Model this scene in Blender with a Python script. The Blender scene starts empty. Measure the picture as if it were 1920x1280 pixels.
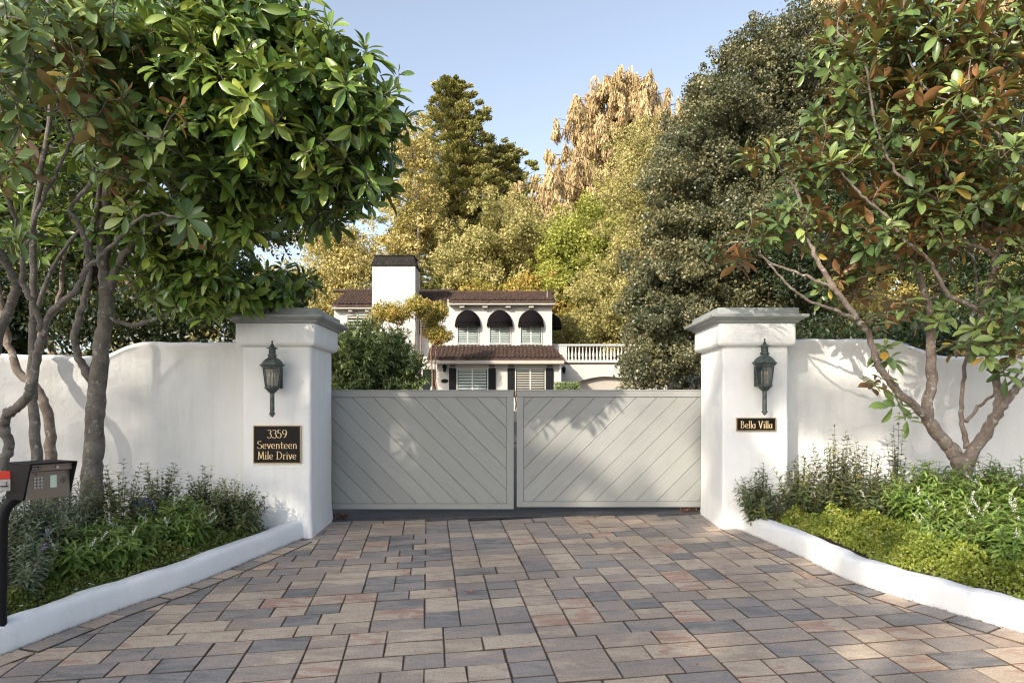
import bpy, math, random
import numpy as np
from mathutils import Vector, Matrix

# ------------------------------------------------------------------ camera, world, sun, exposure
C = bpy.context.scene.collection
sc = bpy.context.scene
F = 1250.0          # focal length in photograph pixels (photo is 1920 wide)
ZC = 1.333          # eye height above the threshold of the gate
SUN_AZ = math.radians(37)   # sun stands behind the camera, this far to its left
SUN_EL = math.radians(28)
cam = bpy.data.cameras.new('camera')
cam.lens = 36 * F / 1920; cam.sensor_width = 36; cam.sensor_fit = 'HORIZONTAL'
cam.shift_y = (768 - 640) / 1920; cam.clip_end = 2000; cam.clip_start = .05
co = bpy.data.objects.new('camera', cam); C.objects.link(co)
co.location = (0, 0, ZC); co.rotation_euler = (math.pi / 2, 0, 0)
sc.camera = co
sc.cycles.filter_width = 1.15

W = bpy.data.worlds.new('World'); sc.world = W; W.use_nodes = True
nt = W.node_tree; nt.nodes.clear()
sky = nt.nodes.new('ShaderNodeTexSky'); sky.sky_type = 'NISHITA'; sky.sun_disc = False
sky.sun_elevation = SUN_EL
sky.sun_rotation = math.pi + SUN_AZ
sky.air_density = 1.0; sky.dust_density = 2.6; sky.ozone_density = 1.2; sky.altitude = 50
bg = nt.nodes.new('ShaderNodeBackground'); bg.inputs['Strength'].default_value = .15
wo = nt.nodes.new('ShaderNodeOutputWorld')
hs = nt.nodes.new('ShaderNodeHueSaturation'); hs.inputs['Saturation'].default_value = .68   # pale late-afternoon coastal sky
nt.links.new(sky.outputs[0], hs.inputs['Color']); nt.links.new(hs.outputs[0], bg.inputs[0]); nt.links.new(bg.outputs[0], wo.inputs[0])

sun_dir = Vector((-math.sin(SUN_AZ) * math.cos(SUN_EL), -math.cos(SUN_AZ) * math.cos(SUN_EL), math.sin(SUN_EL)))
sl = bpy.data.lights.new('sun', 'SUN'); sl.energy = 3.3; sl.angle = math.radians(.55); sl.color = (1.0, .88, .72)
so = bpy.data.objects.new('sun', sl); C.objects.link(so)
so.rotation_euler = (-sun_dir).to_track_quat('-Z', 'Y').to_euler(); so.location = (-20, -40, 30)
sc.view_settings.view_transform = 'Standard'; sc.view_settings.look = 'None'
sc.view_settings.exposure = 1.03; sc.view_settings.gamma = 1

rng = np.random.default_rng(7); random.seed(7)
SL = .0568; TL = .02                       # the drive climbs away from the street and tilts sideways
def plane(x, y): return SL * (y - 8.33) + TL * max(-5, min(5, x))
def P(px, py, D): return Vector(((px - 960) / F * D, D, ZC + (768 - py) / F * D))
def GP(px, py):                            # point of the drive under a photo position
    D = (ZC + SL * 8.33) / (SL + TL * (px - 960) / F + (py - 768) / F)
    return (px - 960) / F * D, D

# ------------------------------------------------------------------ helpers
def link(o, parent=None):
    C.objects.link(o)
    if parent is not None:
        o.parent = parent
        inv = Matrix.Identity(4); q = parent; chain = []
        while q is not None: chain.append(q); q = q.parent
        for q in reversed(chain): inv = inv @ (q.matrix_parent_inverse @ q.matrix_basis)
        o.matrix_parent_inverse = inv.inverted()
    return o
def tag(o, label=None, cat=None, group=None, kind=None):
    if label: o['label'] = label
    if cat: o['category'] = cat
    if group: o['group'] = group
    if kind: o['kind'] = kind
    return o
def thing(name, loc, label, cat, group=None):
    o = bpy.data.objects.new(name, None); o.location = loc; o.empty_display_size = .1
    C.objects.link(o); return tag(o, label, cat, group)

class MB:
    def __init__(s): s.v = []; s.f = []
    def add(s, vs, fs):
        n = len(s.v); s.v += [tuple(p) for p in vs]; s.f += [tuple(i + n for i in f) for f in fs]; return s
    def box(s, a, b, M=None):
        x0, y0, z0 = a; x1, y1, z1 = b
        vs = [(x0,y0,z0),(x1,y0,z0),(x1,y1,z0),(x0,y1,z0),(x0,y0,z1),(x1,y0,z1),(x1,y1,z1),(x0,y1,z1)]
        if M is not None: vs = [M @ Vector(p) for p in vs]
        return s.add(vs, [(0,3,2,1),(4,5,6,7),(0,1,5,4),(1,2,6,5),(2,3,7,6),(3,0,4,7)])
    def tube(s, pts, rad, n=6, cap=True):
        pts = [Vector(p) for p in pts]
        if not hasattr(rad, '__len__'): rad = [rad] * len(pts)
        rings = []; up = Vector((0, 0, 1)); prev = None
        for i, p in enumerate(pts):
            d = (pts[min(i + 1, len(pts) - 1)] - pts[max(i - 1, 0)])
            if d.length < 1e-9: d = Vector((0, 0, 1))
            d.normalize()
            if prev is None:
                a = d.cross(Vector((.3, .9, .1))); a.normalize()
            else:
                a = prev - d * prev.dot(d)
                if a.length < 1e-6: a = d.cross(up)
                a.normalize()
            prev = a; b = d.cross(a)
            rings.append([p + (a * math.cos(2 * math.pi * k / n) + b * math.sin(2 * math.pi * k / n)) * rad[i] for k in range(n)])
        vs = [q for r in rings for q in r]; fs = []
        for i in range(len(pts) - 1):
            for k in range(n):
                fs.append((i*n+k, i*n+(k+1) % n, (i+1)*n+(k+1) % n, (i+1)*n+k))
        if cap: fs += [tuple(range(n))[::-1], tuple((len(pts)-1)*n + k for k in range(n))]
        return s.add(vs, fs)
    def lathe(s, prof, c, n=24, ph=0, sx=1, sy=1):
        vs = []; fs = []; m = len(prof)
        for r, z in prof:
            for k in range(n):
                a = 2 * math.pi * k / n + ph
                vs.append((c[0] + r * math.cos(a) * sx, c[1] + r * math.sin(a) * sy, c[2] + z))
        for i in range(m - 1):
            for k in range(n):
                fs.append((i*n+k, i*n+(k+1) % n, (i+1)*n+(k+1) % n, (i+1)*n+k))
        fs += [tuple(range(n))[::-1], tuple((m-1)*n + k for k in range(n))]
        return s.add(vs, fs)
    def loft(s, loops, close=True, cap=True):     # list of equal-length loops
        n = len(loops[0]); vs = [p for l in loops for p in l]; fs = []
        for i in range(len(loops) - 1):
            for k in range(n if close else n - 1):
                fs.append((i*n+k, i*n+(k+1) % n, (i+1)*n+(k+1) % n, (i+1)*n+k))
        if cap: fs += [tuple(range(n))[::-1], tuple((len(loops)-1)*n + k for k in range(n))]
        return s.add(vs, fs)
    def build(s, name, mat, parent=None, smooth=None, bevel=None):
        me = bpy.data.meshes.new(name); me.from_pydata(s.v, [], s.f); me.validate(); me.update()
        if mat: me.materials.append(mat)
        if smooth is not None:
            me.polygons.foreach_set('use_smooth', [True] * len(me.polygons))
            if smooth < 180: me.set_sharp_from_angle(angle=math.radians(smooth))
        o = bpy.data.objects.new(name, me); link(o, parent)
        if bevel:
            b = o.modifiers.new('b', 'BEVEL'); b.width = bevel; b.segments = 2; b.limit_method = 'ANGLE'
        return o

def rrect(cx, cy, hx, hy, r, z, seg=4):
    out = []
    for qx, qy, a0 in ((1, 1, 0), (-1, 1, 90), (-1, -1, 180), (1, -1, 270)):
        for k in range(seg + 1):
            a = math.radians(a0 + 90 * k / seg)
            out.append((cx + qx * (hx - r) + r * math.cos(a), cy + qy * (hy - r) + r * math.sin(a), z))
    return out
def catmull(pts, n=8):
    pts = [Vector(p) for p in pts]; out = []
    for i in range(len(pts) - 1):
        p0 = pts[max(i-1, 0)]; p1 = pts[i]; p2 = pts[i+1]; p3 = pts[min(i+2, len(pts)-1)]
        for k in range(n):
            t = k / n
            out.append(.5 * ((2*p1) + (-p0+p2)*t + (2*p0-5*p1+4*p2-p3)*t*t + (-p0+3*p1-3*p2+p3)*t**3))
    out.append(pts[-1]); return out

# ------------------------------------------------------------------ materials
def nodes(name):
    m = bpy.data.materials.new(name); m.use_nodes = True; t = m.node_tree
    return m, t, t.nodes['Principled BSDF'], t.nodes['Material Output']
def N(t, typ, **kw):
    n = t.nodes.new(typ)
    for k, v in kw.items():
        if k in n.inputs.keys(): n.inputs[k].default_value = v
        else: setattr(n, k, v)
    return n
def c4(c): return (c[0], c[1], c[2], 1)
def ramp(t, stops, fac):
    r = t.nodes.new('ShaderNodeValToRGB'); e = r.color_ramp.elements
    while len(e) < len(stops): e.new(.5)
    for i, (p, c) in enumerate(stops): e[i].position = p; e[i].color = c4(c)
    t.links.new(fac, r.inputs[0]); return r
def surf(name, stops, scale=5, rough=.7, bump=0, bscale=60, metal=0, spec=.5, detail=6, stretch=None, bdist=.01):
    """mottled surface: noise picks a colour between stops, finer noise bumps it"""
    m, t, p, o = nodes(name)
    tc = N(t, 'ShaderNodeTexCoord'); mp = N(t, 'ShaderNodeMapping'); t.links.new(tc.outputs['Object'], mp.inputs[0])
    if stretch: mp.inputs['Scale'].default_value = stretch
    n = N(t, 'ShaderNodeTexNoise', Scale=scale, Detail=detail, Roughness=.62); t.links.new(mp.outputs[0], n.inputs['Vector'])
    k = len(stops)
    r = ramp(t, [(.3 + .4 * i / max(1, k - 1), c) for i, c in enumerate(stops)] if k > 1 else [(0, stops[0]), (1, stops[0])], n.outputs['Fac'])
    t.links.new(r.outputs[0], p.inputs['Base Color'])
    p.inputs['Roughness'].default_value = rough; p.inputs['Metallic'].default_value = metal
    p.inputs['Specular IOR Level'].default_value = spec
    if bump:
        n2 = N(t, 'ShaderNodeTexNoise', Scale=bscale, Detail=5, Roughness=.6); t.links.new(mp.outputs[0], n2.inputs['Vector'])
        b = N(t, 'ShaderNodeBump', Strength=bump, Distance=bdist); t.links.new(n2.outputs['Fac'], b.inputs['Height'])
        t.links.new(b.outputs[0], p.inputs['Normal'])
    return m

MAT = {}
def stucco(name, base, dirt):
    m, t, p, o = nodes(name)
    tc = N(t, 'ShaderNodeTexCoord')
    n1 = N(t, 'ShaderNodeTexNoise', Scale=1.6, Detail=7, Roughness=.65); t.links.new(tc.outputs['Object'], n1.inputs['Vector'])
    mp = N(t, 'ShaderNodeMapping'); mp.inputs['Scale'].default_value = (5, 5, .5); t.links.new(tc.outputs['Object'], mp.inputs[0])
    n2 = N(t, 'ShaderNodeTexNoise', Scale=1.5, Detail=6, Roughness=.7); t.links.new(mp.outputs[0], n2.inputs['Vector'])
    r1 = ramp(t, [(.35, base), (.75, tuple(a * .93 for a in base))], n1.outputs['Fac'])
    r2 = ramp(t, [(.47, (0, 0, 0)), (.78, (1, 1, 1))], n2.outputs['Fac'])
    mu = N(t, 'ShaderNodeMath', operation='MULTIPLY'); mu.inputs[1].default_value = .38; t.links.new(r2.outputs[0], mu.inputs[0])
    mx = N(t, 'ShaderNodeMix', data_type='RGBA'); t.links.new(mu.outputs[0], mx.inputs[0])
    t.links.new(r1.outputs[0], mx.inputs[6]); mx.inputs[7].default_value = c4(dirt)
    t.links.new(mx.outputs[2], p.inputs['Base Color']); p.inputs['Roughness'].default_value = .82
    p.inputs['Specular IOR Level'].default_value = .25
    n3 = N(t, 'ShaderNodeTexNoise', Scale=3.2, Detail=9, Roughness=.62); t.links.new(tc.outputs['Object'], n3.inputs['Vector'])
    b = N(t, 'ShaderNodeBump', Strength=.85, Distance=.025); t.links.new(n3.outputs['Fac'], b.inputs['Height'])
    n4 = N(t, 'ShaderNodeTexNoise', Scale=90, Detail=3); t.links.new(tc.outputs['Object'], n4.inputs['Vector'])
    b2 = N(t, 'ShaderNodeBump', Strength=.35, Distance=.004); t.links.new(n4.outputs['Fac'], b2.inputs['Height'])
    t.links.new(b.outputs[0], b2.inputs['Normal']); t.links.new(b2.outputs[0], p.inputs['Normal'])
    return m
MAT['stucco'] = stucco('white stucco', (.77, .785, .79), (.55, .53, .48))
MAT['kerb'] = stucco('kerb paint', (.76, .775, .785), (.62, .61, .58))
MAT['cap'] = surf('grey green painted moulding', [(.23, .255, .25), (.30, .325, .318), (.36, .38, .372)], 4, .55, .35, 40, stretch=(1, 1, 3))
MAT['gate'] = surf('gate grey paint', [(.245, .255, .248), (.262, .27, .262), (.278, .284, .274)], 2.2, .48, .25, 30, stretch=(1, 1, 1), bdist=.004)
MAT['dark'] = surf('dark metal', [(.006, .006, .007), (.010, .010, .011)], 8, .5, spec=.2)
MAT['verdigris'] = surf('verdigris metal', [(.034, .05, .046), (.066, .088, .08), (.13, .16, .145)], 26, .55, .4, 60, .25, bdist=.002)
MAT['gold'] = surf('gold border', [(.36, .26, .12), (.46, .34, .17)], 40, .32, metal=.55)
MAT['goldpaint'] = surf('gold paint', [(.74, .55, .28), (.82, .64, .38)], 40, .5, metal=.1)
MAT['plaque'] = surf('black plaque', [(.006, .006, .008), (.010, .009, .010)], 14, .45, spec=.15)
MAT['asphalt'] = surf('asphalt', [(.035, .037, .042), (.05, .052, .058), (.07, .07, .075)], 6, .85, .6, 140, bdist=.004)
MAT['soil'] = surf('soil and dry leaves', [(.022, .015, .010), (.05, .034, .022), (.095, .062, .036)], 22, .95, 1, 50, bdist=.02)
MAT['ground'] = surf('leaf litter ground', [(.05, .045, .022), (.09, .075, .04), (.13, .11, .055)], .6, .95, .8, 8, bdist=.05)
MAT['housewall'] = surf('cream house wall', [(.44, .43, .41), (.475, .462, .44)], 1.2, .85, .3, 20)
MAT['roof'] = surf('brown clay tile', [(.020, .011, .008), (.038, .020, .014), (.058, .031, .021), (.085, .05, .036)], 5.5, .75, .4, 30)
MAT['trim'] = surf('house trim', [(.33, .31, .27), (.38, .355, .31)], 3, .6)
MAT['black'] = surf('black awning canvas', [(.005, .004, .005), (.009, .007, .008)], 9, .9, .3, 200, spec=.08)
MAT['blackshutter'] = surf('black painted shutter', [(.006, .006, .008), (.010, .010, .013)], 9, .6, spec=.15)
MAT['louvre'] = surf('reflection tinted louvre', [(.25, .30, .29), (.29, .34, .32)], 3, .5)  # grey-green tint stands in for reflections in glass before the slats
MAT['white'] = surf('white louvre paint', [(.70, .72, .70), (.76, .77, .75)], 3, .5)
MAT['chimcap'] = surf('chimney cap metal', [(.008, .007, .006), (.012, .010, .009), (.04, .05, .04)], 3, .7, spec=.15, stretch=(6, 6, .6))
MAT['glassdark'] = surf('dark window glass', [(.012, .018, .02), (.02, .03, .032)], 2, .12, spec=.3)
MAT['garage'] = surf('garage door paint', [(.36, .335, .30), (.39, .36, .325)], 2, .7)
MAT['boxface'] = surf('brushed bronze face', [(.20, .165, .135), (.235, .195, .16)], 12, .38, metal=.55, stretch=(1, 1, 14))
MAT['key'] = surf('steel key', [(.42, .43, .44), (.5, .5, .5)], 30, .3, metal=.8)
MAT['screen'] = surf('pale display', [(.55, .66, .50), (.6, .7, .55)], 3, .25)
MAT['red'] = surf('red plate', [(.55, .028, .012), (.62, .04, .02)], 20, .4)
MAT['greyplate'] = surf('grey plate', [(.36, .35, .34), (.45, .44, .42)], 12, .4)
MAT['hole'] = surf('key hole black', [(.008, .008, .008)], 4, .5)
MAT['blue'] = surf('blue sign', [(.01, .05, .42), (.015, .07, .5)], 12, .35)
MAT['yellow'] = surf('yellow tape', [(.34, .24, .08)], 4, .6)
MAT['candle'] = surf('candle sleeve', [(.55, .50, .40)], 4, .5)

def glassmat():
    m, t, p, o = nodes('lantern glass')
    p.inputs['Base Color'].default_value = (.9, .93, .92, 1); p.inputs['Roughness'].default_value = .08
    tr = N(t, 'ShaderNodeBsdfTransparent'); tr.inputs[0].default_value = (.5, .52, .5, 1); gl = N(t, 'ShaderNodeBsdfGlossy'); gl.inputs['Roughness'].default_value = .06
    mx = N(t, 'ShaderNodeMixShader'); mx.inputs[0].default_value = .16
    t.links.new(tr.outputs[0], mx.inputs[1]); t.links.new(gl.outputs[0], mx.inputs[2]); t.links.new(mx.outputs[0], o.inputs[0])
    return m
MAT['glass'] = glassmat()
def bulbmat():
    m, t, p, o = nodes('warm bulb'); p.inputs['Base Color'].default_value = (.9, .75, .5, 1)
    p.inputs['Emission Color'].default_value = (1, .75, .4, 1); p.inputs['Emission Strength'].default_value = .12
    return m
MAT['bulb'] = bulbmat()

def barkmat(name, a, b, lich):
    m, t, p, o = nodes(name)
    tc = N(t, 'ShaderNodeTexCoord'); n = N(t, 'ShaderNodeTexNoise', Scale=7, Detail=8, Roughness=.7)
    t.links.new(tc.outputs['Object'], n.inputs['Vector'])
    r = ramp(t, [(.35, a), (.65, b)], n.outputs['Fac'])
    n2 = N(t, 'ShaderNodeTexNoise', Scale=16, Detail=5, Roughness=.75); t.links.new(tc.outputs['Object'], n2.inputs['Vector'])
    r2 = ramp(t, [(.57, (0, 0, 0)), (.64, (1, 1, 1))], n2.outputs['Fac'])
    mx = N(t, 'ShaderNodeMix', data_type='RGBA'); t.links.new(r2.outputs[0], mx.inputs[0])
    t.links.new(r.outputs[0], mx.inputs[6]); mx.inputs[7].default_value = c4(lich)
    t.links.new(mx.outputs[2], p.inputs['Base Color']); p.inputs['Roughness'].default_value = .9
    mp = N(t, 'ShaderNodeMapping'); mp.inputs['Scale'].default_value = (1, 1, 2.5); t.links.new(tc.outputs['Object'], mp.inputs[0])
    n3 = N(t, 'ShaderNodeTexNoise', Scale=28, Detail=7, Roughness=.7); t.links.new(mp.outputs[0], n3.inputs['Vector'])
    bb = N(t, 'ShaderNodeBump', Strength=.9, Distance=.02); t.links.new(n3.outputs['Fac'], bb.inputs['Height'])
    t.links.new(bb.outputs[0], p.inputs['Normal'])
    return m
MAT['bark_grey'] = barkmat('grey magnolia bark', (.105, .092, .078), (.21, .19, .168), (.36, .34, .31))
MAT['bark_brown'] = barkmat('brown mottled bark', (.075, .048, .034), (.16, .108, .078), (.40, .36, .31))
MAT['bark_mag'] = barkmat('mottled pale brown bark', (.14, .105, .085), (.32, .265, .22), (.52, .48, .43))
MAT['bark_pine'] = barkmat('pine bark', (.10, .065, .04), (.22, .15, .10), (.33, .27, .2))
MAT['bark_red'] = barkmat('orange stem bark', (.20, .11, .06), (.30, .18, .11), (.4, .30, .22))
MAT['stem'] = surf('plant stem', [(.10, .11, .04), (.16, .12, .06)], 20, .7)

def leafmat(name, tops, back, gloss=.38, trans=.22, tcol=None, rib=None, spec=.5):
    """tops: ramp over the per-leaf random value; back: underside colour (None = same)"""
    m, t, p, o = nodes(name)
    at = N(t, 'ShaderNodeAttribute', attribute_name='leaf'); sp = N(t, 'ShaderNodeSeparateXYZ')
    t.links.new(at.outputs['Vector'], sp.inputs[0])
    r = ramp(t, tops, sp.outputs[2]); col = r.outputs[0]
    if rib:
        ab = N(t, 'ShaderNodeMath', operation='ABSOLUTE'); t.links.new(sp.outputs[0], ab.inputs[0])
        rr = ramp(t, [(.0, (1, 1, 1)), (.13, (0, 0, 0))], ab.outputs[0])
        mu = N(t, 'ShaderNodeMath', operation='MULTIPLY'); mu.inputs[1].default_value = .55; t.links.new(rr.outputs[0], mu.inputs[0])
        mx = N(t, 'ShaderNodeMix', data_type='RGBA'); t.links.new(mu.outputs[0], mx.inputs[0])
        t.links.new(col, mx.inputs[6]); mx.inputs[7].default_value = c4(rib); col = mx.outputs[2]
    if back is not None:
        ge = N(t, 'ShaderNodeNewGeometry'); mb = N(t, 'ShaderNodeMix', data_type='RGBA')
        rb = ramp(t, back, sp.outputs[2])
        t.links.new(ge.outputs['Backfacing'], mb.inputs[0]); t.links.new(col, mb.inputs[6]); t.links.new(rb.outputs[0], mb.inputs[7])
        col2 = mb.outputs[2]
    else: col2 = col
    t.links.new(col2, p.inputs['Base Color']); p.inputs['Roughness'].default_value = gloss
    p.inputs['Specular IOR Level'].default_value = spec
    tl = N(t, 'ShaderNodeBsdfTranslucent')
    if tcol:
        mt = N(t, 'ShaderNodeMix', data_type='RGBA', blend_type='MIX'); mt.inputs[0].default_value = .65
        t.links.new(col, mt.inputs[6]); mt.inputs[7].default_value = c4(tcol); t.links.new(mt.outputs[2], tl.inputs[0])
    else: t.links.new(col, tl.inputs[0])
    ms = N(t, 'ShaderNodeMixShader'); ms.inputs[0].default_value = trans
    t.links.new(p.outputs[0], ms.inputs[1]); t.links.new(tl.outputs[0], ms.inputs[2]); t.links.new(ms.outputs[0], o.inputs[0])
    return m
YG = (.30, .36, .04)
L_MAG = leafmat('magnolia leaf green', [(0, (.028, .07, .022)), (.35, (.09, .18, .04)), (.75, (.27, .385, .08)), (.95, (.42, .46, .08)), (.985, (.66, .38, .04))],
                [(0, (.035, .055, .018)), (.6, (.075, .10, .03)), (.88, (.15, .13, .035)), (.96, (.34, .14, .035)), (1, (.40, .17, .04))], .24, .24, YG, (.24, .31, .10), .6)
L_MAGR = leafmat('magnolia leaf with rusty underside', [(0, (.04, .085, .035)), (.4, (.13, .21, .065)), (.85, (.33, .42, .13)), (.985, (.55, .3, .04))],
                 [(0, (.16, .075, .035)), (.5, (.24, .115, .05)), (.8, (.33, .18, .075)), (1, (.30, .25, .10))], .33, .16, YG, (.18, .24, .09))
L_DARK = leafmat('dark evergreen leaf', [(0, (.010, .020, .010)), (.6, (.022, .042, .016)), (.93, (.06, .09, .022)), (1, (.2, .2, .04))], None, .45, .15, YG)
L_OAK = leafmat('oak leaf', [(0, (.03, .045, .028)), (.45, (.088, .098, .05)), (.8, (.20, .19, .09)), (1, (.42, .34, .17))], [(0, (.11, .12, .075)), (1, (.22, .20, .12))], .4, .15, YG)
L_CYP = leafmat('cypress foliage', [(0, (.06, .08, .022)), (.4, (.19, .20, .05)), (1, (.50, .42, .14))], None, .7, .1, YG)
L_GOLD = leafmat('golden olive foliage', [(0, (.22, .20, .055)), (.5, (.46, .39, .13)), (1, (.68, .56, .24))], None, .6, .2, (.4, .36, .06))
L_OLIVE = leafmat('olive green foliage', [(0, (.18, .175, .055)), (.5, (.37, .34, .12)), (1, (.58, .49, .21))], None, .6, .2, (.36, .34, .06))
L_LIME = leafmat('yellow green foliage', [(0, (.17, .20, .035)), (.5, (.33, .36, .07)), (1, (.52, .50, .13))], None, .6, .25, (.4, .42, .04))
L_TAN = leafmat('tan hanging foliage', [(0, (.24, .18, .08)), (.5, (.47, .355, .18)), (1, (.66, .54, .31))], None, .8, .15, (.4, .25, .1))
L_BUSH = leafmat('lance leaf green', [(0, (.10, .15, .06)), (.5, (.20, .28, .105)), (.9, (.34, .41, .17)), (1, (.46, .44, .15))], [(0, (.10, .14, .07)), (1, (.2, .22, .12))], .36, .25, YG, (.16, .22, .08))
L_ORG = leafmat('orange green puff leaf', [(0, (.15, .17, .035)), (.5, (.36, .32, .06)), (.85, (.50, .32, .09)), (1, (.56, .28, .1))], None, .6, .2, (.4, .3, .05))
L_GREYG = leafmat('grey green leaf', [(0, (.10, .14, .095)), (.5, (.18, .225, .15)), (1, (.28, .33, .22))], None, .6, .2, YG)
L_SAGE = leafmat('sage leaf', [(0, (.05, .08, .035)), (.6, (.10, .135, .06)), (.92, (.17, .19, .07)), (.98, (.4, .32, .06))], [(0, (.12, .14, .09)), (1, (.22, .22, .14))], .5, .22, YG, (.14, .18, .08))
L_WILLOW = leafmat('willowy leaf', [(0, (.075, .14, .03)), (.5, (.14, .24, .05)), (1, (.28, .37, .085))], None, .42, .28, (.32, .42, .05), (.18, .26, .09))
L_COVER = leafmat('ground cover leaf', [(0, (.11, .16, .025)), (.5, (.24, .30, .045)), (.9, (.40, .43, .08)), (1, (.38, .24, .08))], None, .55, .28, (.4, .42, .04))
L_WHITE = leafmat('white petal', [(0, (.8, .8, .76)), (1, (.85, .83, .8))], None, .6, .2)
L_PURP = leafmat('purple petal', [(0, (.2, .12, .35)), (1, (.3, .2, .45))], None, .6, .2)
L_DRY = leafmat('dry fallen leaf', [(0, (.20, .07, .03)), (1, (.34, .14, .06))], None, .7, .1)

# ------------------------------------------------------------------ leaf meshes (numpy)
def tmpl(st, hw, fold=.12, curl=.12):
    """leaf along +x, width y, normal z; returns verts, quads, uv"""
    V = []; UV = []; Q = []
    for t_, h in zip(st, hw):
        z = -curl * (t_ - .1) ** 2
        V += [(t_, -h, z + fold * h), (t_, 0, z), (t_, h, z + fold * h)]; UV += [(-1, t_), (0, t_), (1, t_)]
    for i in range(len(st) - 1):
        a = 3 * i; Q += [(a, a + 3, a + 4, a + 1), (a + 1, a + 4, a + 5, a + 2)]
    return np.array(V), np.array(Q), np.array(UV)
T_MAG = tmpl([0, .12, .35, .6, .82, .95, 1], [.012, .05, .15, .20, .155, .065, .004], .45, .22)
T_LANCE = tmpl([0, .3, .65, 1], [.01, .10, .085, .003], .4, .3)
T_OVAL = tmpl([0, .45, 1], [.02, .28, .01], .35, .15)
T_DIA = (np.array([(0, 0, 0), (.5, -.28, .05), (1, 0, -.08), (.5, .28, .05)]), np.array([(0, 1, 2, 3)]), np.array([(0, 0), (-.5, .5), (0, 1), (.5, .5)]))
T_STRIP = (np.array([(0, -.06, 0), (1, -.03, -.12), (1, .03, -.12), (0, .06, 0)]), np.array([(0, 1, 2, 3)]), np.array([(-1, 0), (-1, 1), (1, 1), (1, 0)]))
def unit(a): return a / np.maximum(np.linalg.norm(a, axis=1, keepdims=True), 1e-9)
def randdir(n): return unit(rng.normal(size=(n, 3)))
def leaves(name, mat, parent, pos, X, Z, size, tm, rnd=None, wid=1.0, stuff=False):
    n = len(pos); V, Q, UV = tm; k = len(V); q = len(Q)
    X = unit(X); Y = unit(np.cross(Z, X)); Z = np.cross(X, Y)
    s = np.broadcast_to(np.asarray(size, float), (n,))[:, None, None]
    w = np.broadcast_to(np.asarray(wid, float), (n,))[:, None, None]
    co_ = pos[:, None, :] + s * (V[None, :, 0:1] * X[:, None, :] + w * V[None, :, 1:2] * Y[:, None, :] + V[None, :, 2:3] * Z[:, None, :])
    if rnd is None: rnd = rng.random(n)
    me = bpy.data.meshes.new(name); me.vertices.add(n * k)
    me.vertices.foreach_set('co', co_.reshape(-1).astype(np.float32))
    idx = (Q[None] + (np.arange(n) * k)[:, None, None]).reshape(-1)
    me.loops.add(n * q * 4); me.loops.foreach_set('vertex_index', idx.astype(np.int32))
    me.polygons.add(n * q); me.polygons.foreach_set('loop_start', (np.arange(n * q) * 4).astype(np.int32))
    me.polygons.foreach_set('loop_total', np.full(n * q, 4, np.int32))
    me.polygons.foreach_set('use_smooth', np.ones(n * q, bool))
    a = me.attributes.new('leaf', 'FLOAT_VECTOR', 'POINT')
    av = np.zeros((n, k, 3), np.float32); av[:, :, 0] = UV[None, :, 0]; av[:, :, 1] = UV[None, :, 1]; av[:, :, 2] = rnd[:, None]
    a.data.foreach_set('vector', av.reshape(-1))
    me.update(calc_edges=True); me.materials.append(mat)
    o = bpy.data.objects.new(name, me); link(o, parent)
    return o
def np3(v): return np.array([v[0], v[1], v[2]], float)

# ------------------------------------------------------------------ branch networks
class Net:
    def __init__(s): s.p = []; s.r = []; s.mb = MB()
    def limb(s, pts, r0, r1, n=8, sub=6, wob=0):
        pts = catmull(pts, sub); m = len(pts)
        if wob:
            pts = [q + Vector(rng.normal(size=3) * wob) if 0 < i < m - 1 else q for i, q in enumerate(pts)]
        kn = np.convolve(rng.normal(size=m + 2), [.3, .4, .3], 'valid')
        rad = [(r0 + (r1 - r0) * (i / (m - 1)) ** .8) * (1 + .085 * kn[i]) for i in range(m)]
        s.mb.tube(pts, rad, n); s.p += [np3(q) for q in pts]; s.r += rad
    def connect(s, tips, rmax=.012, rtip=.004, sides=5, up=.15, low=None):
        T = np.array(tips); Pn = np.array(s.p); start = Pn
        if low is not None: start = Pn[low:]
        d = np.min(np.linalg.norm(T[:, None] - start[None], axis=2), axis=1) if len(T) * len(start) < 4e7 else np.linalg.norm(T - start.mean(0), axis=1)
        nodes_ = list(start); dirs = np.zeros((len(T), 3))
        arr = np.zeros((len(nodes_) + len(T) * 6, 3)); arr[:len(nodes_)] = start; cnt = len(nodes_)
        for i in np.argsort(d):
            q = T[i]; dd = np.linalg.norm(arr[:cnt] - q, axis=1) + .5 * np.maximum(0, arr[:cnt, 2] - q[2] + .1)
            j = int(np.argmin(dd)); a = arr[j].copy(); L = np.linalg.norm(q - a)
            mid = (a + q) / 2 + rng.normal(size=3) * L * .10 + np.array([0, 0, -up * L * .5])
            pts = [a, a * .5 + mid * .5 + (q - a) * .02, mid, mid * .45 + q * .55, q]
            r0 = min(rmax, rtip + .014 * L)
            s.mb.tube(pts, [r0, r0 * .9, r0 * .75, (r0 + rtip) / 2 * .8, rtip], sides, cap=False)
            for w in pts[1:]:
                arr[cnt] = w; cnt += 1
            dirs[i] = (q - mid) / (np.linalg.norm(q - mid) + 1e-9)
        return dirs
def ell(px, py, D, rx, ry, rd): return (np3(P(px, py, D)), np.array([rx / F * D, rd, ry / F * D]))
def in_ells(ells, n, shell=.35):
    vol = np.array([e[1].prod() for e in ells]) ** .8; k = rng.choice(len(ells), n, p=vol / vol.sum())
    d = randdir(n); r = shell + (1 - shell) * rng.random(n) ** .55
    c = np.array([ells[i][0] for i in k]); R = np.array([ells[i][1] for i in k])
    return c + d * R * r[:, None], d
def spread(pts, dmin):
    keep = []; out = []
    for i, p in enumerate(pts):
        if out and np.min(np.linalg.norm(np.array(out) - p, axis=1)) < dmin: continue
        out.append(p); keep.append(i)
    return np.array(out), keep

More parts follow.
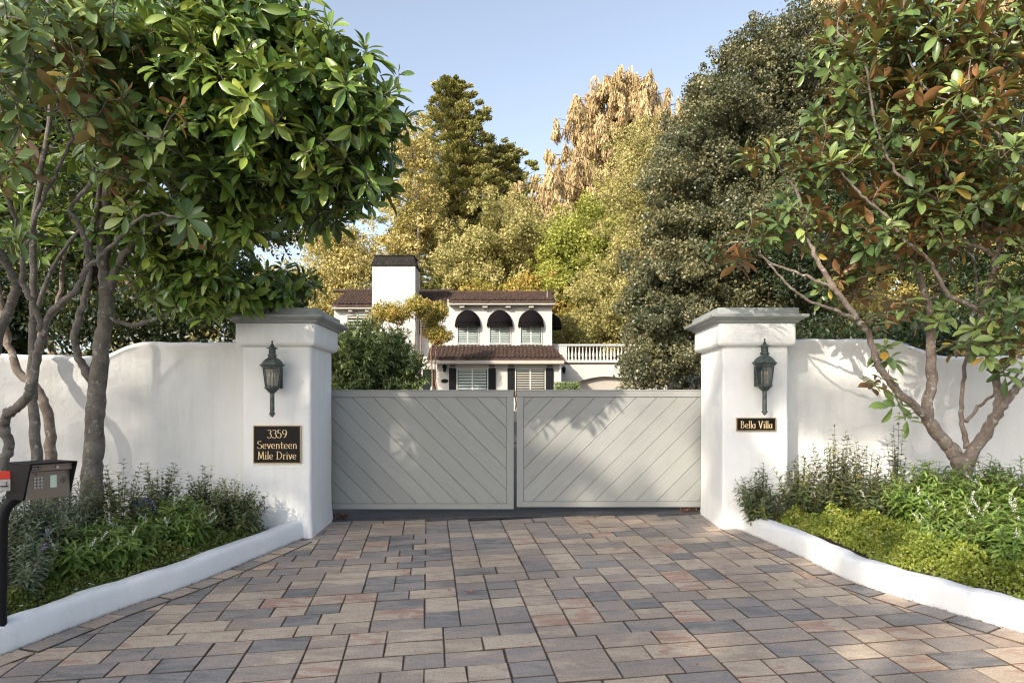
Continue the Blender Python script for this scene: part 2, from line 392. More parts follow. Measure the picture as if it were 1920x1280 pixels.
def rosettes(name, mat, parent, tips, dirs, leaf=.17, nl=(7, 12), upright=.3, upv=.55, wd=1.0, ztop=None):
    pos = []; X = []; Z = []; S = []; R = []; Wd = []
    for t_, d in zip(tips, dirs):
        ax = unit((d * (1 - upv) + np.array([0, 0, 1.]) * upv + rng.normal(size=3) * .28)[None])[0]
        a = np.cross(ax, rng.normal(size=3)); a /= np.linalg.norm(a); b = np.cross(ax, a)
        up_ = upright if ztop is None else float(np.interp(t_[2], ztop, (.02, upright * 1.9)))
        n = rng.integers(nl[0], nl[1]); base = rng.random() * 6.28; tone = rng.random() * .45; sc_ = leaf * rng.uniform(.75, 1.15)
        for k in range(n):
            f = k / (n - 1); ph = base + k * 2.4 + rng.normal() * .25
            th = math.radians((20 + 22 * rng.random()) if f < up_ else (52 + 56 * (f - up_) / (1 - up_) + rng.normal() * 12))
            rad = a * math.cos(ph) + b * math.sin(ph)
            dx = ax * math.cos(th) + rad * math.sin(th); nz = ax * math.sin(th) - rad * math.cos(th)
            pos.append(t_ - ax * .11 * f * (1 if k % 3 else .5) + rad * .010); X.append(dx + rng.normal(size=3) * .13 + [0, 0, -.12]); Z.append(nz + rng.normal(size=3) * .24)
            S.append(sc_ * (.55 + .5 * min(1, f * 2.2)) * rng.uniform(.7, 1.15)); R.append(min(1, tone + .55 * rng.random() ** 1.3)); Wd.append(wd * rng.uniform(.75, 1.25))
    return leaves(name, mat, parent, np.array(pos), np.array(X), np.array(Z), np.array(S), T_MAG, np.array(R), np.array(Wd))

def clumps(name, mat, parent, centers, rad, per, lsize, tm=T_DIA, outward=.7, shell=.55, tonevar=.5, longaxis=None, wid=1.0, droop=None, hole=None):
    """centers (n,3), rad (n,3) radii; per leaves each"""
    n = len(centers); per = np.broadcast_to(np.asarray(per), (n,)); N_ = int(per.sum())
    d = randdir(N_); c = np.repeat(centers, per, 0); R = np.repeat(rad, per, 0)
    r = shell + (1 - shell) * rng.random(N_) ** .6
    pos = c + d * R * r[:, None] * (1 + .22 * np.sin(d[:, 0:1] * 7 + c[:, 0:1] * 3) * np.sin(d[:, 2:3] * 6 + c[:, 1:2] * 5))
    Z = unit(d * outward + randdir(N_) * (1 - outward * .5) + np.array([0, 0, .2]))
    X = randdir(N_)
    if longaxis is not None: X = unit(X * .45 + np.repeat(longaxis, per, 0))
    if droop: X = unit(X * .35 + np.array([0, 0, -droop]))
    Z = Z - X * np.sum(Z * X, 1, keepdims=True) + 1e-4
    tone = np.repeat(rng.random(n) * tonevar, per) + rng.random(N_) * (1 - tonevar)
    S = lsize * rng.uniform(.6, 1.3, N_)
    if hole is not None:
        k = hole(pos); pos, X, Z, S, tone = pos[k], X[k], Z[k], S[k], tone[k]
    return leaves(name, mat, parent, pos, X, Z, S, tm, tone, wid)

def leafy_tree(name, label, cat, base, ells, mat, ncl, clr, per, ls, bark, trunk_r=.25, group=None, limbs=6, tm=T_DIA, trunks=None, **kw):
    root = thing(name, base, label, cat, group)
    cen, _ = in_ells(ells, ncl, .35)
    net = Net(); top = np.array(max(ells, key=lambda e: e[0][2])[0])
    for tr in (trunks or [[base, Vector(base) * .5 + Vector(top) * .5 + Vector((.1, 0, 0)), top]]):
        net.limb([Vector(q) for q in tr], trunk_r, trunk_r * .2, 8, 5, wob=.02)
    sub = cen[rng.permutation(ncl)[:min(ncl, limbs * 12)]]
    net.connect(sub, rmax=trunk_r * .3, rtip=trunk_r * .06, up=.3)
    net.mb.build('trunk', bark, root, smooth=180)
    rr = np.array(clr)[None] * rng.uniform(.55, 1.5, (ncl, 1)) * rng.uniform(.85, 1.2, (ncl, 3))
    sp_, _ = in_ells(ells, ncl, .97); ec = np.array([e[0] for e in ells]).mean(0); out_ = unit(sp_ - ec)
    sp_ = sp_ + out_ * np.array(clr).max() * rng.uniform(.3, 1.3, (ncl, 1)); cen = np.concatenate([cen, sp_]); rr = np.concatenate([rr, np.array(clr)[None] * rng.uniform(.22, .5, (ncl, 1)) * [1, 1, 1.3]])
    per = np.concatenate([np.full(ncl, per), np.full(ncl, max(12, per // 7))])
    clumps('crown', mat, root, cen, rr, per, ls, tm, **kw)
    return root

# ------------------------------------------------------------------ setting: ground, drive, kerbs, beds
def gz(x, y):
    z = SL * (max(-8, min(y, 34)) - 8.33) + TL * max(-5, min(5, x))
    if y > 34: z += .10 * (y - 34)
    return z
xs = [-160, -100, -70, -50, -35, -25, -18, -12, -9, -7, -5, -3.5, -2, 0, 2, 3.5, 5, 7, 9, 12, 18, 25, 35, 50, 70, 100, 160]
ys = [-120, -60, -30, -15, -8, -4, 0, 2, 4, 6, 7, 8, 8.3, 9, 11, 14, 18, 22, 26, 30, 34, 38, 45, 55, 70, 90, 120, 200, 400]
g = MB(); g.v = [(x, y, gz(x, y) - .06) for y in ys for x in xs]; nx = len(xs)
g.f = [(j*nx+i, j*nx+i+1, (j+1)*nx+i+1, (j+1)*nx+i) for j in range(len(ys)-1) for i in range(nx-1)]
tag(g.build('ground', MAT['ground'], smooth=180), kind='structure')

LK = [(-4.6, 1.8), (-3.95, 3.2)] + [GP(0, 1229), GP(212, 1147), GP(372, 1091), GP(576, 1006)] + [(-2.22, 7.75)]
RK = [(4.75, 1.9), (4.05, 3.3)] + [GP(1920, 1188), GP(1756, 1141), GP(1597, 1091), GP(1507, 1047), GP(1364, 983)] + [(2.40, 7.95)]
LKs = catmull([(a, b, 0) for a, b in LK], 10); RKs = catmull([(a, b, 0) for a, b in RK], 10)
def kx(path, y):
    ys_ = [p.y for p in path]; xs_ = [p.x for p in path]; return float(np.interp(y, ys_, xs_))

def pavermat():
    m, t, p, o = nodes('blended concrete paver')
    at = N(t, 'ShaderNodeAttribute', attribute_name='pav'); sp = N(t, 'ShaderNodeSeparateXYZ'); t.links.new(at.outputs['Vector'], sp.inputs[0])
    cols = [(0, (.165, .162, .162)), (.12, (.225, .215, .207)), (.28, (.29, .265, .245)), (.44, (.345, .292, .25)), (.58, (.385, .31, .255)), (.72, (.48, .39, .30)), (.84, (.53, .45, .35)), (.93, (.46, .335, .26)), (1, (.42, .27, .20))]
    tc = N(t, 'ShaderNodeTexCoord')
    ofs = N(t, 'ShaderNodeVectorMath', operation='MULTIPLY_ADD'); t.links.new(at.outputs['Vector'], ofs.inputs[0]); ofs.inputs[1].default_value = (31, 17, 0); t.links.new(tc.outputs['Object'], ofs.inputs[2])
    mp = N(t, 'ShaderNodeMapping'); mp.inputs['Scale'].default_value = (1.2, 3.4, 1); mp.inputs['Rotation'].default_value = (0, 0, .12); t.links.new(ofs.outputs[0], mp.inputs[0])
    n = N(t, 'ShaderNodeTexNoise', Scale=2.6, Detail=8, Roughness=.66, Distortion=.9); t.links.new(mp.outputs[0], n.inputs['Vector'])
    a = N(t, 'ShaderNodeMath', operation='MULTIPLY_ADD'); t.links.new(n.outputs['Fac'], a.inputs[0]); a.inputs[1].default_value = 1.35
    b = N(t, 'ShaderNodeMath', operation='MULTIPLY_ADD'); t.links.new(sp.outputs[0], b.inputs[0]); b.inputs[1].default_value = .8; b.inputs[2].default_value = -.53
    t.links.new(b.outputs[0], a.inputs[2]); r = ramp(t, cols, a.outputs[0])
    n2 = N(t, 'ShaderNodeTexNoise', Scale=95, Detail=6, Roughness=.8); t.links.new(tc.outputs['Object'], n2.inputs['Vector'])
    r2 = ramp(t, [(.34, (.58, .58, .6)), (.5, (1, 1, 1)), (.68, (1.28, 1.26, 1.22))], n2.outputs['Fac'])
    mx = N(t, 'ShaderNodeMix', data_type='RGBA', blend_type='MULTIPLY'); mx.inputs[0].default_value = 1
    t.links.new(r.outputs[0], mx.inputs[6]); t.links.new(r2.outputs[0], mx.inputs[7])
    # large soft stains and tyre dirt
    n5 = N(t, 'ShaderNodeTexNoise', Scale=.9, Detail=5, Roughness=.6); t.links.new(tc.outputs['Object'], n5.inputs['Vector'])
    r5 = ramp(t, [(.3, (.80, .785, .77)), (.62, (1.06, 1.06, 1.06))], n5.outputs['Fac'])
    m5 = N(t, 'ShaderNodeMix', data_type='RGBA', blend_type='MULTIPLY'); m5.inputs[0].default_value = 1
    t.links.new(mx.outputs[2], m5.inputs[6]); t.links.new(r5.outputs[0], m5.inputs[7])
    re = ramp(t, [(0, (.24, .215, .19)), (.55, (.42, .38, .34)), (1, (1, 1, 1))], sp.outputs[2])
    m6 = N(t, 'ShaderNodeMix', data_type='RGBA', blend_type='MULTIPLY'); m6.inputs[0].default_value = 1
    t.links.new(m5.outputs[2], m6.inputs[6]); t.links.new(re.outputs[0], m6.inputs[7])
    t.links.new(m6.outputs[2], p.inputs['Base Color']); p.inputs['Roughness'].default_value = .82; p.inputs['Specular IOR Level'].default_value = .3
    n3 = N(t, 'ShaderNodeTexNoise', Scale=45, Detail=8, Roughness=.7); t.links.new(tc.outputs['Object'], n3.inputs['Vector'])
    bb = N(t, 'ShaderNodeBump', Strength=.6, Distance=.006); t.links.new(n3.outputs['Fac'], bb.inputs['Height']); t.links.new(bb.outputs[0], p.inputs['Normal'])
    return m
PAVER = pavermat()
def tiling(nx_, ny_, rnd):
    """skyline filling with 2x2, 3x2 and 2x3 unit pavers"""
    sky_ = [0] * nx_; out = []
    while min(sky_) < ny_:
        h = min(sky_); i = sky_.index(h); j = i
        while j < nx_ and sky_[j] == h: j += 1
        w = j - i
        cw = w if w in (2, 3) else (2 if w == 4 else rnd.choice([2, 2, 2, 2, 3]))
        if w >= 5 and rnd.random() < .25: cw = 3
        if w == 4: cw = 2
        nb = [sky_[q] - h for q in ((i - 1) if i > 0 else i, j if j < nx_ else i) if sky_[q] > h]
        ch = 2
        if cw == w and any(d in (2, 3) for d in nb): ch = next(d for d in nb if d in (2, 3))
        elif rnd.random() < .09 and cw == 2: ch = 3
        if cw == 3 and ch == 3 and rnd.random() < .5: ch = 2
        out.append((i, h, cw, ch))
        for k in range(i, i + cw): sky_[k] = h + ch
    return out
def build_drive():
    rnd = random.Random(5); U = .129; UY = .108; ang = math.radians(7.2); ca, sa = math.cos(ang), math.sin(ang)
    vs = []; fs = []; att = []
    def slab(pts, z_up, val):
        # pts: 4 plan corners (ccw); bevelled slab
        cx = sum(p[0] for p in pts) / 4; cy = sum(p[1] for p in pts) / 4; n = len(vs)
        tx, ty = rnd.gauss(0, .004), rnd.gauss(0, .004)
        for inset, dz in ((.0, -.03), (.0, -.005), (.0062, 0)):
            for (x, y) in pts:
                dx, dy = cx - x, cy - y; L = math.hypot(dx, dy)
                xx, yy = x + dx / L * inset * 1.4, y + dy / L * inset * 1.4
                vs.append((xx, yy, plane(xx, yy) + z_up + dz + tx * (xx - cx) + ty * (yy - cy)))
                att.append((val, (cx * 7.3) % 1, 1 if dz == 0 else 0))
        fs.extend([(n+8, n+9, n+10, n+11)] + [(n+l*4+k, n+l*4+(k+1) % 4, n+(l+1)*4+(k+1) % 4, n+(l+1)*4+k) for l in (0, 1) for k in range(4)])
    x0, y0 = -6.6, .6
    for (i, j, w, h) in tiling(104, 84, rnd):
        g_ = .0036
        loc = []
        for (a, b) in ((i, j), (i + w, j), (i + w, j + h), (i, j + h)):
            u = a * U + (.0019 if a == i else -.0019) + rnd.gauss(0, .0016); v = b * UY + (.0040 if b == j else -.0040) + rnd.gauss(0, .0016)
            loc.append((x0 + u * ca - v * sa, y0 + u * sa + v * ca))
        cx = sum(p[0] for p in loc) / 4; cy = sum(p[1] for p in loc) / 4
        if cy > 8.24 or cy < 1.2: continue
        if cy < 7.6 and (cx < kx(LKs, cy) - .1 or cx > kx(RKs, cy) + .1): continue
        if cy >= 7.6 and (cx < -2.45 or cx > 2.5): continue
        slab(loc, rnd.gauss(0, .0012), min(1, max(0, rnd.random())))
    for path, sgn in ((LKs, 1), (RKs, -1)):     # border course along each kerb
        L = [0]
        for a, b in zip(path, path[1:]): L.append(L[-1] + (b - a).length)
        tot = L[-1]; s_ = 0
        def at(s): return float(np.interp(s, L, [p.x for p in path])), float(np.interp(s, L, [p.y for p in path]))
        while s_ < tot - .5:
            l = rnd.choice([.27, .27, .41]); a = at(s_ + .005); b = at(min(tot, s_ + l - .005))
            d = Vector((b[0]-a[0], b[1]-a[1])).normalized(); nrm = Vector((d.y, -d.x)) * sgn
            w1 = .015; w2 = .195
            q = [(a[0]+nrm.x*w1, a[1]+nrm.y*w1), (a[0]+nrm.x*w2, a[1]+nrm.y*w2), (b[0]+nrm.x*w2, b[1]+nrm.y*w2), (b[0]+nrm.x*w1, b[1]+nrm.y*w1)]
            if sgn < 0: q = q[::-1]
            slab(q, .010 + rnd.gauss(0, .001), rnd.random() * .75); s_ += l
    me = bpy.data.meshes.new('driveway'); me.from_pydata(vs, [], fs); me.update()
    a = me.attributes.new('pav', 'FLOAT_VECTOR', 'POINT'); a.data.foreach_set('vector', np.array(att, np.float32).reshape(-1))
    me.materials.append(PAVER)
    o = bpy.data.objects.new('driveway', me); C.objects.link(o); tag(o, kind='structure')
    s = MB(); Y = [1.0 + .3 * k for k in range(25)]
    s.v = [(x, y, plane(x, y) - .007) for y in Y for x in (kx(LKs, y) - .02, 0, kx(RKs, y) + .02)]
    s.f = [(3*j+i, 3*j+i+1, 3*j+i+4, 3*j+i+3) for j in range(24) for i in (0, 1)]
    tag(s.build('joint_sand', MAT['jsand']), kind='structure')
MAT['jsand'] = surf('joint sand', [(.03, .027, .022), (.06, .05, .038)], 30, .95, .6, 120)
build_drive()

# asphalt behind the pavers, on to the house
a = MB(); Y = [8.27 + .5 * k for k in range(46)]
a.v = []
for y in Y:
    hw = 2.6 if y < 12 else 3.2 + .12 * (y - 12)
    a.v += [(-hw + .0 * y, y, plane(-hw, y) + .004), (0, y, plane(0, y) + .004), (hw, y, plane(hw, y) + .004)]
a.f = [(3*j+i, 3*j+i+1, 3*j+i+4, 3*j+i+3) for j in range(len(Y)-1) for i in (0, 1)]
tag(a.build('asphalt_drive', MAT['asphalt'], smooth=180), kind='structure')
# raised asphalt threshold with a slightly wavy front edge
t_ = MB(); lo = []
for k in range(41):
    x = -2.3 + 4.64 * k / 40; yf = 8.262 + .03 * math.exp(-((x + .2) / .6) ** 2) + .01 * math.sin(k * .7)
    if k < 14: yf -= .02
    z = plane(x, 8.3)
    lo.append([(x, yf, z - .02), (x, yf + .012, z + .014), (x, yf + .09, z + .022), (x, 9.0, z + .03), (x, 9.06, z - .02)])
t_.loft(lo, close=False, cap=False); tag(t_.build('asphalt_threshold', MAT['asphalt'], smooth=60), kind='structure')
# little mulch left in the corners
mu_p = np.array([[x, y, plane(x, y) + .03 + .02 * rng.random()] for x, y in zip(np.concatenate([rng.uniform(-2.28, -2.06, 160), rng.uniform(2.12, 2.33, 160)]), rng.uniform(8.27, 8.5, 320))])
tag(leaves('bark_mulch', leafmat('mulch chip', [(0, (.06, .02, .012)), (1, (.16, .07, .04))], None, .9, 0), None, mu_p, randdir(320), randdir(320) + [0, 0, 1], .03, T_DIA), kind='stuff')

st_r = MB(); X_ = [-60, -20, -8, -4, 0, 4, 8, 20, 60]; Y_ = [-11, -7, -3, .2]
st_r.v = [(x, y, gz(x, y) - .03) for y in Y_ for x in X_]; st_r.f = [(9*j+i, 9*j+i+1, 9*(j+1)+i+1, 9*(j+1)+i) for j in range(3) for i in range(8)]
MAT['bounce_road'] = surf('pale bounce paving', [(.24, .23, .215), (.31, .30, .28)], 3, .9, .4, 60)  # unseen road sheet added, kept pale to bounce sunlight onto the shaded walls
tag(st_r.build('bounce_road', MAT['bounce_road']), kind='structure')
def kerb(path, sgn, label):
    mb = MB(); lo = []
    m = len(path)
    for i, p in enumerate(path):
        d = (path[min(i+1, m-1)] - path[max(i-1, 0)]); d.z = 0; d.normalize()
        nrm = Vector((-d.y, d.x, 0)) * sgn            # away from the drive
        z = plane(p.x, p.y); wob = .006 * math.sin(i * .9 + sgn) + .004 * math.sin(i * 2.3)
        H = .195 + wob; Wk = .21
        prof = [(0, -.05), (.0, .02), (.012, H * .55), (.022, H - .035), (.045, H - .008), (.085, H), (.15, H), (Wk - .02, H - .012), (Wk, H - .05), (Wk, -.05)]
        lo.append([tuple(p + nrm * a + Vector((0, 0, z + b))) for a, b in prof])
    mb.loft(lo, close=True)
    o = mb.build('kerb', MAT['kerb'], smooth=60); tag(o, label, 'kerb', 'white kerbs along the drive')
    b = o.modifiers.new('s', 'SUBSURF'); b.levels = 1; b.render_levels = 1
kerb(LKs, 1, 'low white rounded kerb curving away along the left planting bed')
kerb(RKs, -1, 'low white rounded kerb curving along the bright green right planting bed')

# plan of the garden walls: points of the front face and the level of the top
LW = [(-2.85, 8.02), (-3.6, 8.03), (-4.3, 7.95), (-4.9, 7.8), (-5.6, 7.5), (-6.6, 7.0), (-8.0, 6.4), (-10, 5.8)]
RW = [(2.95, 8.02), (3.8, 8.04), (4.6, 8.0), (5.2, 7.9), (6.0, 7.65), (7.0, 7.2), (8.4, 6.6), (10.5, 6.0)]
def sstep(a, b, x):
    t = max(0, min(1, (x - a) / (b - a))); return t * t * (3 - 2 * t)
def garden_wall(pl, sgn, hi, lo_, s0, s1, label):
    path = catmull([(a, b, 0) for a, b in pl], 14); mb = MB(); loops = []; m = len(path)
    for i, p in enumerate(path):
        d = (path[min(i+1, m-1)] - path[max(i-1, 0)]); d.normalize()
        n_ = Vector((d.y, -d.x, 0)) * sgn            # toward the street
        T = hi + (lo_ - hi) * sstep(s0, s1, abs(p.x)) + .004 * math.sin(i * .8)
        prof = [(0, -.2), (0, .5), (0.003, 1.2), (0, T - .115), (.012, T - .10), (.034, T - .088), (.046, T - .06), (.040, T - .03), (.02, T - .008), (-.01, T), (-.18, T), (-.22, T - .02), (-.23, T - .05), (-.2, T - .1), (-.2, -.2)]
        loops.append([tuple(p + n_ * a + Vector((0, 0, b))) for a, b in prof])
    mb.loft(loops, close=True)
    tag(mb.build('garden_wall', MAT['stucco'], smooth=50), label, 'wall', 'curved white garden walls')
garden_wall(LW, 1, 2.125, 1.945, 4.30, 4.86, 'white stucco garden wall left of the numbered pillar, with rolled top dipping behind the trunks')
garden_wall(RW, -1, 2.165, 1.95, 4.36, 5.16, 'white stucco garden wall right of the other pillar, with rolled top in an S curve')

def bedz(x, y):
    k = sstep(6.3, 7.8, y); return plane(x, y) + .165 * (1 - k) + .05 * k + .02 * math.sin(x * 5 + y * 3)
def bed(path, wall, sgn):
    mb = MB(); Y = [1.8 + .2 * k for k in range(33)]; nxx = 24
    for y in Y:
        if y <= 7.75: xi = kx(path, y) - sgn * .19 * -1 * 1 if False else kx(path, y) + sgn * .19
        else: xi = sgn * 2.9
        for k in range(nxx):
            x = xi + sgn * (7.0 * (k / (nxx - 1)) ** 1.5); mb.v.append((x, y, bedz(x, y)))
    mb.f = [(j*nxx+i, j*nxx+i+1, (j+1)*nxx+i+1, (j+1)*nxx+i) for j in range(len(Y)-1) for i in range(nxx-1)]
    tag(mb.build('planting_soil', MAT['soil'], smooth=180), kind='structure')
bed(LKs, LW, -1); bed(RKs, RW, 1)

# ------------------------------------------------------------------ gate pillars
def pillar(cx, x0, x1, label):
    y0, y1 = 7.45, 8.32; hx = (x1 - x0) / 2; c = (x0 + x1) / 2; cy = (y0 + y1) / 2; hy = (y1 - y0) / 2
    root = thing('gate_pillar', (c, cy, 0), label, 'pillar')
    mb = MB()
    L = []
    for z, e in ((-.25, .02), (-.02, .018), (.06, .012), (.14, .004), (.4, .0), (.9, .002), (1.4, 0), (1.9, .001), (2.06, 0)):
        L.append(rrect(c, cy, hx + e, hy + e, .035, z, 5))
    mb.loft(L); mb.build('shaft', MAT['stucco'], root, smooth=50)
    mb = MB(); L = []
    for z, e, r in ((2.035, .0, .03), (2.04, .03, .03), (2.055, .055, .03), (2.085, .064, .03), (2.2, .062, .03), (2.292, .06, .03)):
        L.append(rrect(c, cy, hx + e, hy + e, r, z, 5))
    mb.loft(L); mb.build('band', MAT['stucco'], root, smooth=50)
    mb = MB(); L = []
    for z, e in ((2.29, .066), (2.305, .085), (2.318, .088), (2.322, .10), (2.33, .122), (2.345, .142), (2.352, .160), (2.375, .165), (2.383, .16), (2.392, .10), (2.396, .082), (2.455, .082), (2.462, .075)):
        L.append(rrect(c, cy, hx + e, hy + e, .006, z, 2))
    mb.loft(L); mb.build('cap', MAT['cap'], root, smooth=35)
    return root
pillar(0, -3.01, -2.247, 'white stucco gate pillar with the three-line street number plaque')
pillar(0, 2.353, 3.092, 'white stucco gate pillar with the two-word name plaque')

# ------------------------------------------------------------------ gates
def clip(poly, x0, x1, z0, z1):
    def cut(pl, f):
        out = []
        for i in range(len(pl)):
            a, b = pl[i], pl[(i+1) % len(pl)]; fa, fb = f(a), f(b)
            if fa >= 0: out.append(a)
            if fa * fb < 0:
                k = fa / (fa - fb); out.append((a[0] + (b[0]-a[0])*k, a[1] + (b[1]-a[1])*k))
        return out
    for f in (lambda p: p[0]-x0, lambda p: x1-p[0], lambda p: p[1]-z0, lambda p: z1-p[1]):
        if not poly: return []
        poly = cut(poly, f)
    return poly
def boardmat(base):
    m, t, p, o = nodes('gate board paint')
    at = N(t, 'ShaderNodeAttribute', attribute_name='pav'); tc = N(t, 'ShaderNodeTexCoord')
    rot = N(t, 'ShaderNodeMapping'); rot.inputs['Rotation'].default_value = (0, math.radians(-45 if base else 45), 0); rot.inputs['Scale'].default_value = (1, 1, 1)
    t.links.new(tc.outputs['Object'], rot.inputs[0]); mp = N(t, 'ShaderNodeMapping'); mp.inputs['Scale'].default_value = (1.2, 4, 14); t.links.new(rot.outputs[0], mp.inputs[0])
    n = N(t, 'ShaderNodeTexNoise', Scale=2.5, Detail=8, Roughness=.6); t.links.new(mp.outputs[0], n.inputs['Vector'])
    r = ramp(t, [(.3, (.238, .25, .244)), (.5, (.258, .268, .26)), (.72, (.28, .287, .277))], n.outputs['Fac'])
    sp = N(t, 'ShaderNodeSeparateXYZ'); t.links.new(at.outputs['Vector'], sp.inputs[0])
    r2 = ramp(t, [(0, (.92, .92, .92)), (1, (1.06, 1.06, 1.06))], sp.outputs[0])
    mx = N(t, 'ShaderNodeMix', data_type='RGBA', blend_type='MULTIPLY'); mx.inputs[0].default_value = 1
    t.links.new(r.outputs[0], mx.inputs[6]); t.links.new(r2.outputs[0], mx.inputs[7])
    t.links.new(mx.outputs[2], p.inputs['Base Color']); p.inputs['Roughness'].default_value = .5
    bb = N(t, 'ShaderNodeBump', Strength=.35, Distance=.006); t.links.new(n.outputs['Fac'], bb.inputs['Height']); t.links.new(bb.outputs[0], p.inputs['Normal'])
    return m
def gate_leaf(x0, x1, z0, z1, stile_side, sgn, tops, label):
    root = thing('driveway_gate', ((x0 + x1) / 2, 8.42, z0), label, 'gate', 'two leaves of the driveway gate')
    yf = 8.40; TR = .086; BR = .068; ST = .086
    fr = MB()
    fr.box((x0, yf, z1 - TR), (x1, yf + .055, z1)); fr.box((x0, yf, z0), (x1, yf + .055, z0 + BR))
    # thin lip on top of the rail
    fr.box((x0 - .001, yf - .006, z1 - .012), (x1 + .001, yf + .061, z1 + .006))
    ix0, ix1 = x0, x1
    if stile_side > 0: fr.box((x1 - ST, yf, z0 + BR), (x1, yf + .055, z1 - TR)); ix1 = x1 - ST; hs = (x0, x0 + .06)
    else: fr.box((x0, yf, z0 + BR), (x0 + ST, yf + .055, z1 - TR)); ix0 = x0 + ST; hs = (x1 - .06, x1)
    fr.box((hs[0], yf, z0 + BR), (hs[1], yf + .055, z1 - TR))
    fr.build('frame', MAT['gate'], root, bevel=.004)
    if stile_side > 0: ix0 = x0 + .06
    else: ix1 = x1 - .06
    iz0, iz1 = z0 + BR, z1 - TR
    MB().box((ix0, yf + .038, iz0), (ix1, yf + .05, iz1)).build('backing', MAT['gateback'], root)
    vs = []; fs = []; att = []; rnd = random.Random(3)
    gap = .0028; pitch = .2607
    for k in range(-14, 14):
        a = tops + k * pitch + gap; b = tops + (k + 1) * pitch - gap; Hh = 2.2
        poly = [(a, iz1 + .1), (b, iz1 + .1), (b + sgn * Hh, iz1 + .1 - Hh), (a + sgn * Hh, iz1 + .1 - Hh)]
        poly = [(q[0] - sgn * .1, q[1]) for q in poly]
        poly = clip(poly, ix0 + .002, ix1 - .002, iz0 + .002, iz1 - .002)
        if len(poly) < 3: continue
        ar = sum(poly[i][0]*poly[(i+1) % len(poly)][1] - poly[(i+1) % len(poly)][0]*poly[i][1] for i in range(len(poly)))
        if abs(ar) < .002: continue
        if ar < 0: poly = poly[::-1]
        n = len(poly); cx = sum(q[0] for q in poly)/n; cz = sum(q[1] for q in poly)/n; v = rnd.random(); base = len(vs)
        dy = rnd.uniform(-.0012, .0012)
        for off, y in ((0, yf + .037), (0, yf + .0155 + dy), (.0035, yf + .012 + dy)):
            for q in poly:
                d = Vector((cx - q[0], cz - q[1])).normalized() * off * 1.5
                vs.append((q[0] + d.x, y, q[1] + d.y)); att.append((v, 0, 0))
        fs.append(tuple(base + 2*n + i for i in range(n)))
        for l in (0, 1): fs += [(base+l*n+i, base+l*n+(i+1) % n, base+(l+1)*n+(i+1) % n, base+(l+1)*n+i) for i in range(n)]
    me = bpy.data.meshes.new('boards'); me.from_pydata(vs, [], fs); me.update()
    a_ = me.attributes.new('pav', 'FLOAT_VECTOR', 'POINT'); a_.data.foreach_set('vector', np.array(att, np.float32).reshape(-1))
    me.materials.append(boardmat(sgn > 0)); link(bpy.data.objects.new('boards', me), root)
    return root
MAT['gateback'] = surf('shadow gap paint', [(.13, .14, .135)], 4, .7)
gl_ = gate_leaf(-2.46, .022, .082, 1.578, 1, 1, (659.4 - 960) / 148.8, 'left leaf of the grey gate, its board grooves falling to the right')
gr_ = gate_leaf(.060, 2.52, .108, 1.580, -1, -1, (1000 - 960) / 148.8, 'right leaf of the grey gate, its board grooves rising to the right')
# striped safety strip and latch bolts in the gap
st = MB(); st.tube([(.049 + .004 * math.sin(k), 8.45, 1.575 - .022 * k) for k in range(12)], [.009 + .003 * (k % 2) for k in range(12)], 6); st.build('safety_strip', MAT['yellow'], gr_)
for k in (1, 3.2, 5.5, 8, 10.6): MB().box((.040, 8.436, 1.56 - .022 * k), (.058, 8.442, 1.568 - .022 * k)).build('red_band', MAT['red'], gr_)
for z_ in (1.165, .905): MB().box((.024, 8.42, z_), (.074, 8.44, z_ + .012)).build('latch_bolt', MAT['dark'], gr_)

